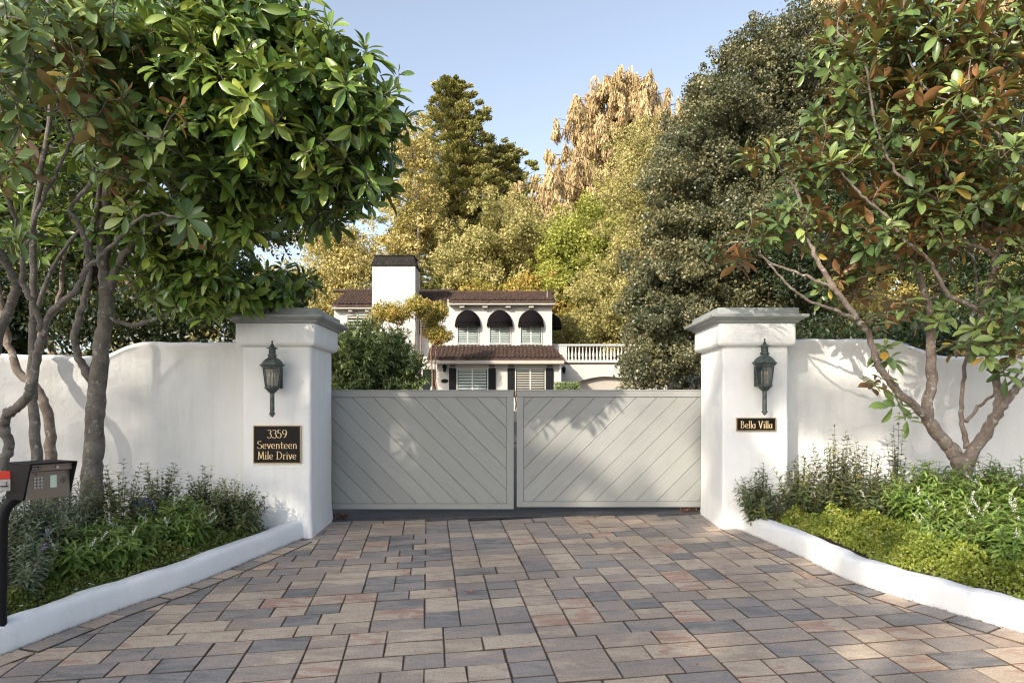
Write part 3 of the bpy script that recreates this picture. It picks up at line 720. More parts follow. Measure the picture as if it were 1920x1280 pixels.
# ------------------------------------------------------------------ wall lanterns
def lantern(cx, ztop, ph, label):
    u = 1 / 171.0; cy = 7.27
    root = thing('wall_lantern', (cx, 7.45, ztop - .82), label, 'lantern', 'wall lanterns on the gate pillars')
    pr = lambda L: [(r * u, -z * u) for r, z in L]
    c = (cx, cy, ztop)
    MB().lathe(pr([(.3, -1), (1.8, 1), (1.6, 3), (1.0, 4.5), (2.2, 6), (4, 10), (6.5, 12.5), (10.5, 13.6), (10.5, 14.6), (6, 15.5), (5.6, 25), (7, 25.4), (8.5, 26), (8.6, 28), (7, 29), (7.4, 31.5), (9, 32)]), c, 20).build('finial', MAT['verdigris'], root, smooth=40)
    mb = MB()   # little lattice round the chimney neck
    for k in range(10):
        for s in (1, -1):
            mb.tube([(cx + 5.9*u*math.cos(2*math.pi*(k+s*i*.16)/10), cy + 5.9*u*math.sin(2*math.pi*(k+s*i*.16)/10), ztop - (16 + 1.5*i)*u) for i in range(7)], .0022, 4)
    mb.build('lattice', MAT['verdigris'], root)
    MB().lathe(pr([(7, 31), (10, 32.5), (15, 35.5), (19, 40), (20.5, 43), (23.5, 44), (24.2, 45), (24, 46.2), (20, 47.4), (18.5, 48), (18.2, 51), (17, 51), (17, 47)]), c, 6, ph).build('roof', MAT['verdigris'], root, smooth=25)
    bd = MB()
    for k in range(36):
        a = 2*math.pi*k/36; rr = 19.6 * math.cos(math.pi/6) / math.cos(((a - ph + math.pi/6) % (math.pi/3)) - math.pi/6)
        bd.box((cx + rr*u*math.cos(a) - .002, cy + rr*u*math.sin(a) - .002, ztop - 50*u), (cx + rr*u*math.cos(a) + .002, cy + rr*u*math.sin(a) + .002, ztop - 47*u))
    bd.build('beading', MAT['verdigris'], root)
    fr = MB(); gl = MB()
    for k in range(6):
        a0 = ph + math.pi/3*k; a1 = a0 + math.pi/3
        T = lambda a, r, z: (cx + r*u*math.cos(a), cy + r*u*math.sin(a), ztop - z*u)
        fr.tube([T(a0, 17.4, 50), T(a0, 12.4, 87)], .006, 5)
        fr.tube([T(a0, 16.9, 52), T(a1, 16.9, 52)], .004, 4); fr.tube([T(a0, 12.6, 85.5), T(a1, 12.6, 85.5)], .005, 4)
        gl.add([T(a0, 16.3, 51), T(a1, 16.3, 51), T(a1, 11.8, 86), T(a0, 11.8, 86)], [(0, 1, 2, 3)])
    fr.build('cage', MAT['verdigris'], root); gl.build('pane', MAT['glass'], root)
    MB().lathe(pr([(12, 86), (13.8, 86.5), (14, 88.5), (12, 90), (10.5, 91.5), (8, 94.5), (5, 97), (4.1, 98), (4, 108), (4.2, 128), (4, 134), (5.6, 135), (5.6, 137), (3.4, 138.5), (3.6, 140), (1, 142), (.3, 143)]), c, 16).build('stem', MAT['verdigris'], root, smooth=40)
    for k in range(3):
        a = ph + math.pi/3 + k * 2*math.pi/3; x = cx + 5.5*u*math.cos(a); y = cy + 5.5*u*math.sin(a)
        cn = MB().lathe([(.011, 0), (.011, .09), (.004, .092)], (x, y, ztop - 84*u), 8).build('candle', MAT['candle'], root)
        MB().lathe([(.004, 0), (.009, .012), (.008, .03), (.002, .052)], (x, y, ztop - 84*u + .092), 8).build('bulb', MAT['bulb'], cn, smooth=180)
    mb = MB().box((cx - .055, 7.425, ztop - 88*u), (cx + .055, 7.451, ztop - 50*u)); mb.box((cx - .015, cy + .06, ztop - 62*u), (cx + .015, 7.43, ztop - 57*u)); mb.box((cx - .015, cy + .05, ztop - 84*u), (cx + .015, 7.43, ztop - 79*u))
    mb.build('back_plate', MAT['verdigris'], root, bevel=.004)
lantern(-2.615, 2.085, math.radians(0), 'verdigris wall lantern above the street number plaque, left pillar')
lantern(2.755, 2.107, math.radians(0), 'verdigris wall lantern above the narrow two-word name plaque, right pillar')

# ------------------------------------------------------------------ lettering drawn with a broad nib
def arc(cx, cy, rx, ry, a0, a1, n=14): return [(cx + rx*math.cos(math.radians(a0 + (a1-a0)*k/n)), cy + ry*math.sin(math.radians(a0 + (a1-a0)*k/n))) for k in range(n+1)]
def serif(x, y, w=.16): return [(x - w, y), (x + w, y)]
GL = {   # cap height 1, x height .62; (advance, strokes)
 '3': (.60, [arc(.27, .74, .2, .22, 150, -80), arc(.27, .26, .25, .28, 95, -155)]),
 '5': (.60, [[(.13, .97), (.48, .97)], [(.14, .97), (.11, .58)], arc(.26, .30, .24, .30, 120, -150)]),
 '9': (.62, [arc(.30, .70, .23, .26, 0, 360, 22), arc(.06, .68, .48, .68, 4, -70)]),
 'S': (.62, [arc(.31, .76, .20, .22, 25, 265, 16), arc(.30, .27, .24, .27, 88, -165, 16)]),
 'M': (.86, [[(.12, 0), (.16, 1)], [(.16, 1), (.42, .1)], [(.42, .1), (.68, 1)], [(.68, 1), (.74, 0)], serif(.12, .02, .09), serif(.74, .02, .10)]),
 'D': (.80, [[(.16, 0), (.16, 1)], [(.02, .98), (.3, .98)], arc(.26, .5, .42, .48, 88, -88, 20), [(.02, .02), (.3, .02)]]),
 'B': (.68, [[(.16, 0), (.16, 1)], [(.02, .98), (.3, .98)], arc(.24, .77, .22, .21, 88, -88), arc(.24, .29, .32, .27, 88, -88), [(.02, .02), (.3, .02)]]),
 'V': (.74, [[(.10, 1), (.36, 0)], [(.36, 0), (.62, 1)], serif(.10, .98, .1), serif(.62, .98, .1)]),
 'e': (.50, [[(.06, .22), (.42, .36)], arc(.25, .31, .19, .29, 18, 320, 20)]),
 'v': (.50, [[(.07, .62), (.25, 0)], [(.25, 0), (.43, .62)], serif(.07, .61, .08), serif(.43, .61, .07)]),
 'n': (.54, [[(.12, 0), (.12, .62)], arc(.27, .40, .15, .2, 180, 0), [(.42, .4), (.42, 0)], serif(.12, .02, .07), serif(.42, .02, .07)]),
 't': (.40, [[(.17, .84), (.17, .12)], arc(.27, .12, .1, .12, 180, 330), [(.0, .60), (.38, .60)]]),
 'i': (.27, [[(.13, 0), (.13, .62)], [(.12, .80), (.14, .88)], serif(.13, .02, .08)]),
 'l': (.26, [[(.13, 0), (.13, 1.02)], serif(.13, .02, .08)]),
 'r': (.40, [[(.12, 0), (.12, .62)], arc(.26, .42, .14, .19, 170, 50), serif(.12, .02, .08)]),
 'a': (.52, [arc(.23, .28, .17, .28, 60, 330, 18), [(.41, .60), (.41, .06)], [(.28, .57), (.41, .55)], [(.41, .03), (.49, .03)]]),
 ' ': (.34, []),
}
def write(text, cx, z, h, y, width, root, name='lettering'):
    adv = sum(GL[ch][0] for ch in text); k = width / adv; x = cx - width / 2; mb = MB()
    for ch in text:
        a, strokes = GL[ch]
        for si, s in enumerate(strokes):
            pts = [(x + p[0]*k, z + p[1]*h) for p in s]; L = []
            for i, p in enumerate(pts):
                q0 = pts[max(i-1, 0)]; q1 = pts[min(i+1, len(pts)-1)]
                d = Vector((q1[0]-q0[0], q1[1]-q0[1])); d.normalize() if d.length > 0 else None
                w = h * (.022 + .052 * abs(d.y) ** 1.5) ; nn = Vector((-d.y, d.x)) * w / 1.5
                L.append((p[0]+nn.x, p[1]+nn.y, p[0]-nn.x, p[1]-nn.y))
            dy = .0003 * si
            vs = []
            for q in L: vs += [(q[0], y - .004 - dy, q[1]), (q[2], y - .004 - dy, q[3]), (q[2], y, q[3]), (q[0], y, q[1])]
            fs = [(0, 1, 2, 3)]
            for i in range(len(L)-1):
                for e in range(4): fs.append((4*i+e, 4*(i+1)+e, 4*(i+1)+(e+1) % 4, 4*i+(e+1) % 4))
            e = 4*(len(L)-1); fs.append((e+3, e+2, e+1, e)); mb.add(vs, fs)
        x += a * k
    mb.build(name, MAT['goldpaint'], root)
def plaque(x0, x1, z0, z1, label):
    root = thing('name_plaque', ((x0+x1)/2, 7.45, z0), label, 'plaque'); y = 7.425
    MB().box((x0 + .008, y + .006, z0 + .008), (x1 - .008, 7.452, z1 - .008)).build('panel', MAT['plaque'], root)
    f = MB(); w = .011
    f.box((x0, y, z1 - w), (x1, 7.451, z1)); f.box((x0, y, z0), (x1, 7.451, z0 + w)); f.box((x0, y, z0 + w), (x0 + w, 7.451, z1 - w)); f.box((x1 - w, y, z0 + w), (x1, 7.451, z1 - w))
    f.build('border', MAT['gold'], root, bevel=.004); return root, y + .006
r_, y_ = plaque(-2.885, -2.352, .735, 1.160, 'black square plaque with gold border reading 3359 Seventeen Mile Drive')
write('3359', -2.618, 1.020, .094, y_, .225, r_); write('Seventeen', -2.618, .900, .088, y_, .45, r_); write('Mile', -2.748, .782, .088, y_, .175, r_); write('Drive', -2.515, .782, .088, y_, .229, r_)
r_, y_ = plaque(2.500, 2.946, 1.096, 1.246, 'narrow black plaque with gold border reading Bella Villa')
write('Bella', 2.630, 1.128, .082, y_, .173, r_); write('Villa', 2.823, 1.128, .082, y_, .160, r_)

# ------------------------------------------------------------------ call box on its post
def callbox():
    bx, by = -3.185, 4.52; zb = bedz(-3.6, 4.4)
    root = thing('call_box', (-3.52, 4.40, zb - .05), 'black hooded gate call box with keypad on a bent post beside the left kerb', 'intercom')
    a = math.radians(62); M_ = Matrix.Translation((bx, by, .855)) @ Matrix.Rotation(a, 4, 'Z')   # local -y is the face
    w, d, h = .135, .30, .118
    # hood: slanted side cheeks, top, back
    hd = MB()
    def cheek(x0, x1):
        prof = [(d/2, -h), (-d/2 + .09, -h), (-d/2, h), (d/2, h)]
        vs = [M_ @ Vector((x, y, z)) for x in (x0, x1) for y, z in prof]
        hd.add(vs, [(0, 1, 2, 3), (7, 6, 5, 4), (0, 4, 5, 1), (1, 5, 6, 2), (2, 6, 7, 3), (3, 7, 4, 0)])
    cheek(-w - .012, -w); cheek(w, w + .012)
    hd.box((-w - .013, -d/2, h), (w + .013, d/2, h + .01), M_); hd.box((-w, d/2 - .02, -h), (w, d/2, h), M_); hd.box((-w, -.02, -h), (w, d/2 - .02, -h + .015), M_)
    hd.build('hood', MAT['dark'], root, bevel=.003)
    # face plate (leaning) and lintel
    fy = -d/2 + .07
    fc = MB().box((-w + .001, fy, -h + .002), (w - .001, fy + .02, h - .05), M_); fc.build('face_plate', MAT['boxface'], root, bevel=.002)
    MB().box((-w + .001, fy - .03, h - .046), (w - .001, fy + .02, h - .002), M_).build('lintel', MAT['boxface'], root, bevel=.002)
    MB().box((-w + .012, fy - .033, h - .036), (-w + .072, fy - .029, h - .014), M_).build('badge', MAT['hole'], root)
    bm = MB()
    for i, (s0, s1) in enumerate((((0, 0), (0, 1)), ((0, .5), (.6, 1)), ((0, .5), (.6, 0)), ((1, 0), (1, 1)), ((1, 1), (1.6, .6)), ((1, 0), (1.6, .4)), ((2, 0), (2.6, 1)), ((2, 1), (2.6, 0)))):
        p0 = M_ @ Vector((-w + .02 + s0[0]*.018, fy - .035, h - .031 + s0[1]*.012)); p1 = M_ @ Vector((-w + .02 + s1[0]*.018, fy - .035, h - .031 + s1[1]*.012)); bm.tube([p0, p1], .0011, 4)
    bm.build('badge_marks', MAT['white'], root)
    lk = M_ @ Vector((.035, fy - .032, h - .025))
    MB().tube([lk, lk + M_.to_3x3() @ Vector((0, -.008, 0))], .010, 12).build('lock', MAT['key'], root)
    for r in range(4):
        for c_ in range(3):
            x = -w + .042 + c_ * .020; z = .018 - r * .021
            MB().box((x, fy - .006, z), (x + .014, fy, z + .014), M_).build('key', MAT['key'], root, bevel=.002)
    MB().box((.008, fy - .004, -.045), (.048, fy, .038), M_).build('display', MAT['screen'], root)
    sp = MB()
    for i in range(-3, 4):
        for j in range(-3, 4):
            if i*i + j*j <= 10:
                q = M_ @ Vector((.092 + i*.006, fy - .001, .0 + j*.006)); sp.tube([q, q + M_.to_3x3() @ Vector((0, -.001, 0))], .0018, 6)
    sp.build('speaker_grille', MAT['hole'], root)
    cm = M_ @ Vector((-w + .055, fy - .001, .052)); MB().tube([cm, cm + M_.to_3x3() @ Vector((0, -.004, 0))], .005, 10).build('camera_lens', MAT['hole'], root)
    # post: square steel tube with a gooseneck
    pp = catmull([(-3.428, 4.47, zb - .08), (-3.428, 4.47, .2), (-3.426, 4.48, .58), (-3.40, 4.50, .69), (-3.34, 4.52, .745), (-3.27, 4.53, .79)], 6)
    MB().tube(pp, .036, 8).build('post', MAT['dark'], root, smooth=50)
    # red key switch plate on the side of the post
    K = Matrix.Translation((-3.372, 4.43, .86)) @ Matrix.Rotation(math.radians(28), 4, 'Z')
    kb = MB().box((-.036, -.012, -.066), (.036, .03, .012), K).build('key_switch', MAT['greyplate'], root, bevel=.003)
    MB().box((-.035, -.013, .013), (.035, .03, .066), K).build('red_plate', MAT['red'], kb, bevel=.003)
    MB().box((-.022, -.02, -.03), (.012, -.012, -.002), K).build('switch_cover', MAT['greyplate'], kb, bevel=.003)
    MB().box((-.02, -.0205, -.036), (.02, -.0125, -.031), K).build('slot', MAT['hole'], kb)
callbox()

# ------------------------------------------------------------------ house
HB = 1.25   # level the house stands on
house = thing('villa', (0, 34, HB), 'two-storey cream villa with brown tile roofs and three black dome awnings', 'house')
def hx(px, D): return (px - 960) / F * D
def hz(py, D): return ZC + (768 - py) / F * D
w_ = MB()
w_.box((hx(839, 33), 33, HB - .4), (hx(1035, 33), 40, hz(561, 33)))
w_.box((hx(626.5, 34), 34, HB - .4), (hx(839, 33) - .003, 40, hz(569, 34)))
w_.box((hx(819, 31.6), 31.6, HB - .4), (hx(1051, 31.6), 32.997, hz(668, 31.6)))
w_.box((hx(770, 32.6), 32.6, HB - .4), (hx(819, 31.6) - .003, 33.9, hz(668, 32.6)))
w_.build('wall', MAT['housewall'], house)
gx0, gx1 = hx(1051, 31.6) - .3, 7.8
# garage wing with an arched recess: front wall built round the arch
gw = MB(); gy = 33.5; gtop = hz(682, gy); ax0, ax1 = hx(1083, gy), hx(1083, gy) + 2.9; spring = hz(716, gy); rise = .28
gw.box((gx0, gy, HB - .4), (ax0, gy + 5, gtop)); gw.box((ax1, gy, HB - .4), (gx1, gy + 5, gtop)); gw.box((ax0 + .001, gy + .35, HB - .4), (ax1 - .001, gy + 5, gtop - .002))
n_ = 16; vs = []; fs = []
for k in range(n_ + 1):
    x = ax0 + (ax1 - ax0) * k / n_; z = spring + rise * (1 - ((2*k/n_) - 1) ** 2)
    vs += [(x, gy, z), (x, gy, gtop), (x, gy + .34, z)]
for k in range(n_): a = 3*k; fs += [(a, a+3, a+4, a+1), (a, a+2, a+5, a+3)]
gw.add(vs, fs); gw.build('garage_wall', MAT['housewall'], house)
gd = MB().box((ax0 + .001, gy + .3, HB - .3), (ax1 - .001, gy + .345, spring + rise)); gd_ = gd.build('garage_door', MAT['garage'], house)
gs = MB()
for k in range(6): gs.box((ax0 + .05, gy + .296, HB + .1 + .33*k), (ax1 - .05, gy + .30, HB + .115 + .33*k))
gs.build('panel_seam', MAT['trim'], gd_)
MB().box((gx0, gy - .05, gtop), (gx1, gy + .25, gtop + .07)).build('coping', MAT['roof'], house)
# balcony balustrade
bal = MB(); by0 = gtop + .07; btop = hz(645, gy)
xs0 = hx(1063, gy)
bal.box((gx0 + .0, gy, by0), (xs0, gy + .22, btop - .09)); bal.box((xs0, gy, by0), (gx1, gy + .22, by0 + .12)); bal.box((gx0, gy - .03, btop - .09), (gx1, gy + .25, btop))
bo = bal.build('balustrade', MAT['housewall'], house)
hB = btop - .09 - by0 - .12; z0b = by0 + .12
x = xs0 + .1
while x < gx1 - .05:
    MB().lathe([(.06, 0), (.06, .05), (.035, .08), (.06, hB*.3), (.062, hB*.4), (.03, hB*.72), (.03, hB*.85), (.055, hB*.93), (.055, hB)], (x, gy + .11, z0b), 10).build('baluster', MAT['housewall'], bo, smooth=60)
    x += .178
# roofs: wavy barrel tiles, stepped rows
def tile_roof(name, x0, x1, y0, z0, y1, z1, parent, xl1=None, xr1=None, pitch=.19, thick=.07):
    """slope from eave (y0,z0) up to (y1,z1); xl1,xr1: ends at the top for hips"""
    xl1 = x0 if xl1 is None else xl1; xr1 = x1 if xr1 is None else xr1
    nc = int((x1 - x0) / pitch * 6); L = math.hypot(y1-y0, z1-z0); rows = max(3, int(L / .3)); nrm = Vector((0, -(z1-z0), y1-y0)).normalized()
    mb = MB(); vs = []; fs = []
    lines = []
    for r in range(rows):
        lines += [(r / rows, .0 + .045), ((r + 1) / rows - 1e-3, .0)]
    for (t_, off) in lines:
        for c_ in range(nc + 1):
            xx = x0 + (x1 - x0) * c_ / nc
            lo_, hi_ = x0 + (xl1 - x0) * t_, x1 + (xr1 - x1) * t_
            xx = min(max(xx, lo_), hi_)
            wv = .055 * abs(math.sin(math.pi * xx / pitch)) + .008 * math.sin(xx * 13 + t_ * 40)
            p = Vector((xx, y0 + (y1-y0)*t_, z0 + (z1-z0)*t_)) + nrm * (thick + off + wv)
            vs.append(tuple(p))
    m = nc + 1
    for r in range(len(lines) - 1):
        for c_ in range(nc): a = r*m + c_; fs.append((a, a+1, a+m+1, a+m))
    mb.add(vs, fs)
    mb.add([(x0, y0, z0), (x1, y0, z0), (xr1, y1, z1), (xl1, y1, z1)], [(0, 1, 2, 3)])
    vs = [(x0, y0, z0), (x1, y0, z0), (x1, y0 - .01, z0 + thick + .05), (x0, y0 - .01, z0 + thick + .05)]; mb.add(vs, [(0, 1, 2, 3)])
    return mb.build(name, MAT['roof'], parent)
ez = hz(567, 32.75)
ro = tile_roof('roof', hx(841, 32.6), hx(1041, 32.6), 32.55, ez - .03, 36, hz(551, 36), house)
tile_roof('roof', hx(841, 32.6), hx(1041, 32.6), 40.3, ez - .03, 36, hz(551, 36), house)
tile_roof('roof', hx(622, 33.6), hx(842, 33.6) , 33.55, hz(575, 33.6), 37, hz(547, 37), house)
tile_roof('roof', hx(622, 33.6), hx(842, 33.6) , 40.5, hz(575, 33.6), 37, hz(547, 37), house)
tile_roof('porch_roof', hx(800, 31), hx(1058, 31), 31.1, hz(675, 31.1), 32.99, hz(651, 33), house, hx(806, 33), hx(1034, 33))
# ridge tiles
for (xa, xb, y, z) in ((hx(841, 36), hx(1036, 36), 36, hz(549, 36)), (hx(625, 37), hx(841, 37), 37, hz(545.5, 37))):
    k = xa; rg = MB()
    while k < xb: rg.tube([(k, y, z), (k + .4, y, z + .02)], [.1, .085], 8); k += .38
    rg.build('ridge_tiles', MAT['roof'], ro)
tr = MB()
MB().box((hx(841, 32.6), 32.60, ez - .13), (hx(1041, 32.6), 32.99, ez - .035)).build('eave_trim', MAT['trim'], house); tr.box((hx(622, 33.6), 33.60, hz(575, 33.6) - .1), (hx(839, 33) - .02, 33.99, hz(575, 33.6) - .012))
tr.build('eave_trim', MAT['trim'], house); MB().box((hx(805, 31), 31.08, hz(675, 31.1) - .17), (hx(1058, 31), 31.2, hz(675, 31.1) - .01)).build('gutter', MAT['trim'], house)
for px in (867, 910, 953, 996): MB().box((hx(px, 33) - .13, 32.7, ez - .27), (hx(px, 33) + .13, 32.999, ez - .132)).build('corbel', MAT['trim'], house, bevel=.03)
for px in (659, 690): MB().box((hx(px, 34) - .1, 33.7, hz(575, 33.6) - .24), (hx(px, 34) + .1, 33.999, hz(575, 33.6) - .102)).build('corbel', MAT['trim'], house, bevel=.03)
MB().tube([(hx(1026, 33.4), 33.4, hz(564, 33.4)), (hx(1026, 33.4), 33.4, hz(545, 33.4))], .018, 5).build('vent_pipe', MAT['greyplate'], house)
# downspout and gutter
MB().tube([(hx(1051, 31.4), 31.5, HB), (hx(1051, 31.4), 31.5, hz(680, 31.4)), (hx(1054, 31.2), 31.15, hz(676, 31.2))], .045, 6).build('downspout', MAT['white'], house)
# chimney
cx0, cx1 = hx(697.5, 33.2), hx(779, 33.2)
ch = MB().box((cx0, 33.2, HB), (cx1, 34.6, hz(496, 33.2))).build('chimney', MAT['housewall'], house, bevel=.03)
cc = MB(); zc0, zc1 = hz(497, 33.2), hz(479, 33.2)
cc.loft([[(cx0 - e, 33.2 - e, z), (cx1 + e, 33.2 - e, z), (cx1 + e, 34.6 + e, z), (cx0 - e, 34.6 + e, z)] for z, e in ((zc0 - .05, .05), (zc0 + .02, .06), (zc0 + .05, .03), (zc1 - .03, -.10), (zc1, -.06), (zc1 + .03, -.06))])
cc.build('chimney_cap', MAT['chimcap'], ch)
# windows
MAT['frame'] = surf('window frame paint', [(.42, .43, .40), (.47, .47, .44)], 3, .5)
def louvre_window(xa, xb, za, zb, y, parent, n, gap_dark=True, mull=1):
    fr = MB(); w = .05
    fr.box((xa - w, y - .05, zb), (xb + w, y - .001, zb + w)); fr.box((xa - w, y - .05, za - w), (xb + w, y - .001, za)); fr.box((xa - w, y - .05, za), (xa, y - .001, zb)); fr.box((xb, y - .05, za), (xb + w, y - .001, zb))
    for k in range(1, mull + 1): xm = xa + (xb - xa) * k / (mull + 1); fr.box((xm - .035, y - .045, za), (xm + .035, y - .001, zb))
    f = fr.build('window', MAT['frame'], parent)
    MB().box((xa, y - .012, za), (xb, y - .002, zb)).build('pane', MAT['glassdark'], f)
    lv = MB()
    for k in range(n):
        z = za + (zb - za) * (k + .5) / n; hh = (zb - za) / n * (.22 if gap_dark else .36)
        for s in range(mull + 1):
            x0_, x1_ = xa + (xb-xa)*s/(mull+1) + .04, xa + (xb-xa)*(s+1)/(mull+1) - .04
            lv.box((x0_, y - .034, z - hh), (x1_, y - .022, z + hh))
    lv.build('louvres', MAT['trim'] if gap_dark else MAT['louvre'], f); return f
D1 = 31.6
for (pa, pb, s0, s1, gd_f) in ((858, 913.5, (842, 856), (915.5, 929.5), False), (967.5, 1021, (951.5, 965.5), (1023.5, 1037.5), True)):
    louvre_window(hx(pa, D1), hx(pb, D1), HB + .75, hz(692.5, D1), 31.6, house, 11 if gd_f else 9, gd_f)
    for s in (s0, s1):
        o = MB().box((hx(s[0], D1), 31.54, HB + .7), (hx(s[1], D1), 31.597, hz(691, D1))).build('shutter', MAT['blackshutter'], house, bevel=.01)
        lv = MB()
        for k in range(22): lv.box((hx(s[0], D1) + .04, 31.53, HB + .78 + .085*k), (hx(s[1], D1) - .04, 31.541, HB + .82 + .085*k))
        lv.build('slats', MAT['blackshutter'], o)
def awning(c, rot, parent, r=.63, h=.62, d=.62):
    mb = MB(); nu, nv = 28, 10; vs = []; fs = []
    M_ = Matrix.Translation(c) @ Matrix.Rotation(rot, 4, 'Z')
    for j in range(nv + 1):
        el = math.pi/2 * j / nv
        for i in range(nu + 1):
            a = math.pi * i / nu; vs.append(M_ @ Vector((-r*math.cos(a)*math.cos(el), -d*math.sin(a)*math.cos(el), h*math.sin(el))))
    m = nu + 1
    for j in range(nv):
        for i in range(nu): a = j*m+i; fs.append((a, a+1, a+m+1, a+m))
    mb.add(vs, fs); o = mb.build('awning', MAT['black'], parent, smooth=180)
    so_ = o.modifiers.new('s', 'SOLIDIFY'); so_.thickness = .015
    vl = MB(); vs = []; fs = []; nu = 96
    for i in range(nu + 1):
        a = math.pi * i / nu; sc_ = .085 + .06 * abs(math.sin(a * 9))
        for z in (.01, -sc_): vs.append(M_ @ Vector((-(r+.012)*math.cos(a), -(d+.012)*math.sin(a), z)))
    fs = [(2*i, 2*i+1, 2*i+3, 2*i+2) for i in range(nu)]
    vl.add(vs, fs); v = vl.build('valance', MAT['black'], o); s2 = v.modifiers.new('s', 'SOLIDIFY'); s2.thickness = .008
    ribs = MB()
    for a in [math.pi * k / 6 for k in range(1, 6)]:
        ribs.tube([M_ @ Vector((-(r+.004)*math.cos(a)*math.cos(e), -(d+.004)*math.sin(a)*math.cos(e), (h+.004)*math.sin(e))) for e in [math.pi/2*j/8 for j in range(9)]], .008, 4)
    ribs.build('rib', MAT['blackshutter'], o)
for px in (877, 937, 995.5):
    xc = hx(px, 33); louvre_window(xc - .49, xc + .49, hz(644, 33), hz(606, 33), 33, house, 9, False)
    awning((xc, 32.995, hz(608, 33)), 0, house, h=.70, d=.48)
awning((hx(1035, 33) + .004, 34.3, hz(606, 33)), math.pi/2, house, r=.62, h=.66, d=.55)
louvre_window(hx(652, 34), hx(690, 34), hz(640, 34), hz(592, 34), 34, house, 8, True)
louvre_window(hx(786, 34), hx(818, 34), hz(628, 34), hz(594, 34), 34, house, 7, True)
# entrance door, porch beam, lamp, oval plate
dr = MB().box((hx(793, 32.6), 32.56, HB), (hx(817, 32.6), 32.597, hz(692, 32.6))).build('door', MAT['blackshutter'], house)
MB().box((hx(797, 32.6), 32.545, HB + .3), (hx(812, 32.6), 32.559, hz(697, 32.6))).build('pane', MAT['glassdark'], dr)
bmn = MB(); bmn.tube([(hx(785, 31.2), 31.2, hz(688, 31.2)), (hx(812, 31.2), 31.2, hz(671, 31.2))], .09, 4); bmn.build('barge_board', MAT['trim'], house)
lm = MB().lathe([(.02, .42), (.03, .34), (.12, .26), (.13, .24), (.10, .23), (.06, .02), (.02, 0)], (hx(834, D1), 31.42, hz(698, D1)), 8); lm.box((hx(834, D1) - .02, 31.42, hz(698, D1) + .3), (hx(834, D1) + .02, 31.6, hz(698, D1) + .34))
lm.build('porch_lamp', MAT['dark'], house)
lm = MB().lathe([(.02, .4), (.03, .34), (.11, .26), (.12, .24), (.10, .23), (.06, .02), (.02, 0)], (hx(1057, 33.4), 33.3, hz(700, 33.4)), 8); lm.build('porch_lamp', MAT['dark'], house)
ov = MB().lathe([(.17, 0), (.18, .01), (.16, .02)], (0, 0, 0), 24, sy=.55); ov.v = [(hx(834, D1) + x, 31.598 - z, hz(714, D1) + y) for x, y, z in ov.v]; ov.build('oval_plate', MAT['chimcap'], house)
urn = thing('garden_urn', (hx(811, 30.5), 30.5, HB - .1), 'pale urn standing beside the dark entrance door of the villa', 'urn')
MB().lathe([(.16, 0), (.16, .08), (.06, .14), (.05, .5), (.14, .6), (.2, .85), (.17, 1.0), (.21, 1.04), (.12, 1.05), (.09, 1.2), (.03, 1.3)], (hx(811, 30.5), 30.5, HB - .1), 16).build('body', MAT['trim'], urn, smooth=50)

# ------------------------------------------------------------------ magnolias
def magnolia(name, label, limbs, ells, ntip, dmin, leaf, bark, lm, base, extra=(), upright=.28, nl=(7, 12), upv=.55, group=None, rmax=.014, wd=1.0, ztop=None):
    root = thing(name, base, label, 'tree', group); net = Net()
    for pts, r0, r1 in limbs: net.limb([P(*q) for q in pts], r0, r1, 9, 6, wob=.006)
    t_, od = in_ells(ells, ntip, .15); k_ = rng.permutation(len(t_)); t_ = t_[k_]; od = od[k_]
    if len(extra): t_ = np.concatenate([np.array([np3(P(*q)) for q in extra]), t_]); od = np.concatenate([unit(rng.normal(size=(len(extra), 3)) * .5 + [0, -.8, 0]), od])
    t_, k_ = spread(t_, dmin); od = od[k_]
    od = unit(od * .8 + np.array([.15, -.75, 0]) + rng.normal(size=od.shape) * .35)
    low = sum(1 for _ in ()) 
    hi = [i for i, q in enumerate(net.p) if q[2] > 1.5]
    net2p = [net.p[i] for i in hi]; keep = net.p; net.p = net2p
    dirs = net.connect(t_, rmax=rmax, rtip=.0045, up=.2)
    net.mb.build('trunk', bark, root, smooth=180)
    rosettes('crown', lm, root, t_, unit(od + .25 * dirs), leaf, nl, upright, upv, wd, ztop)
    return root
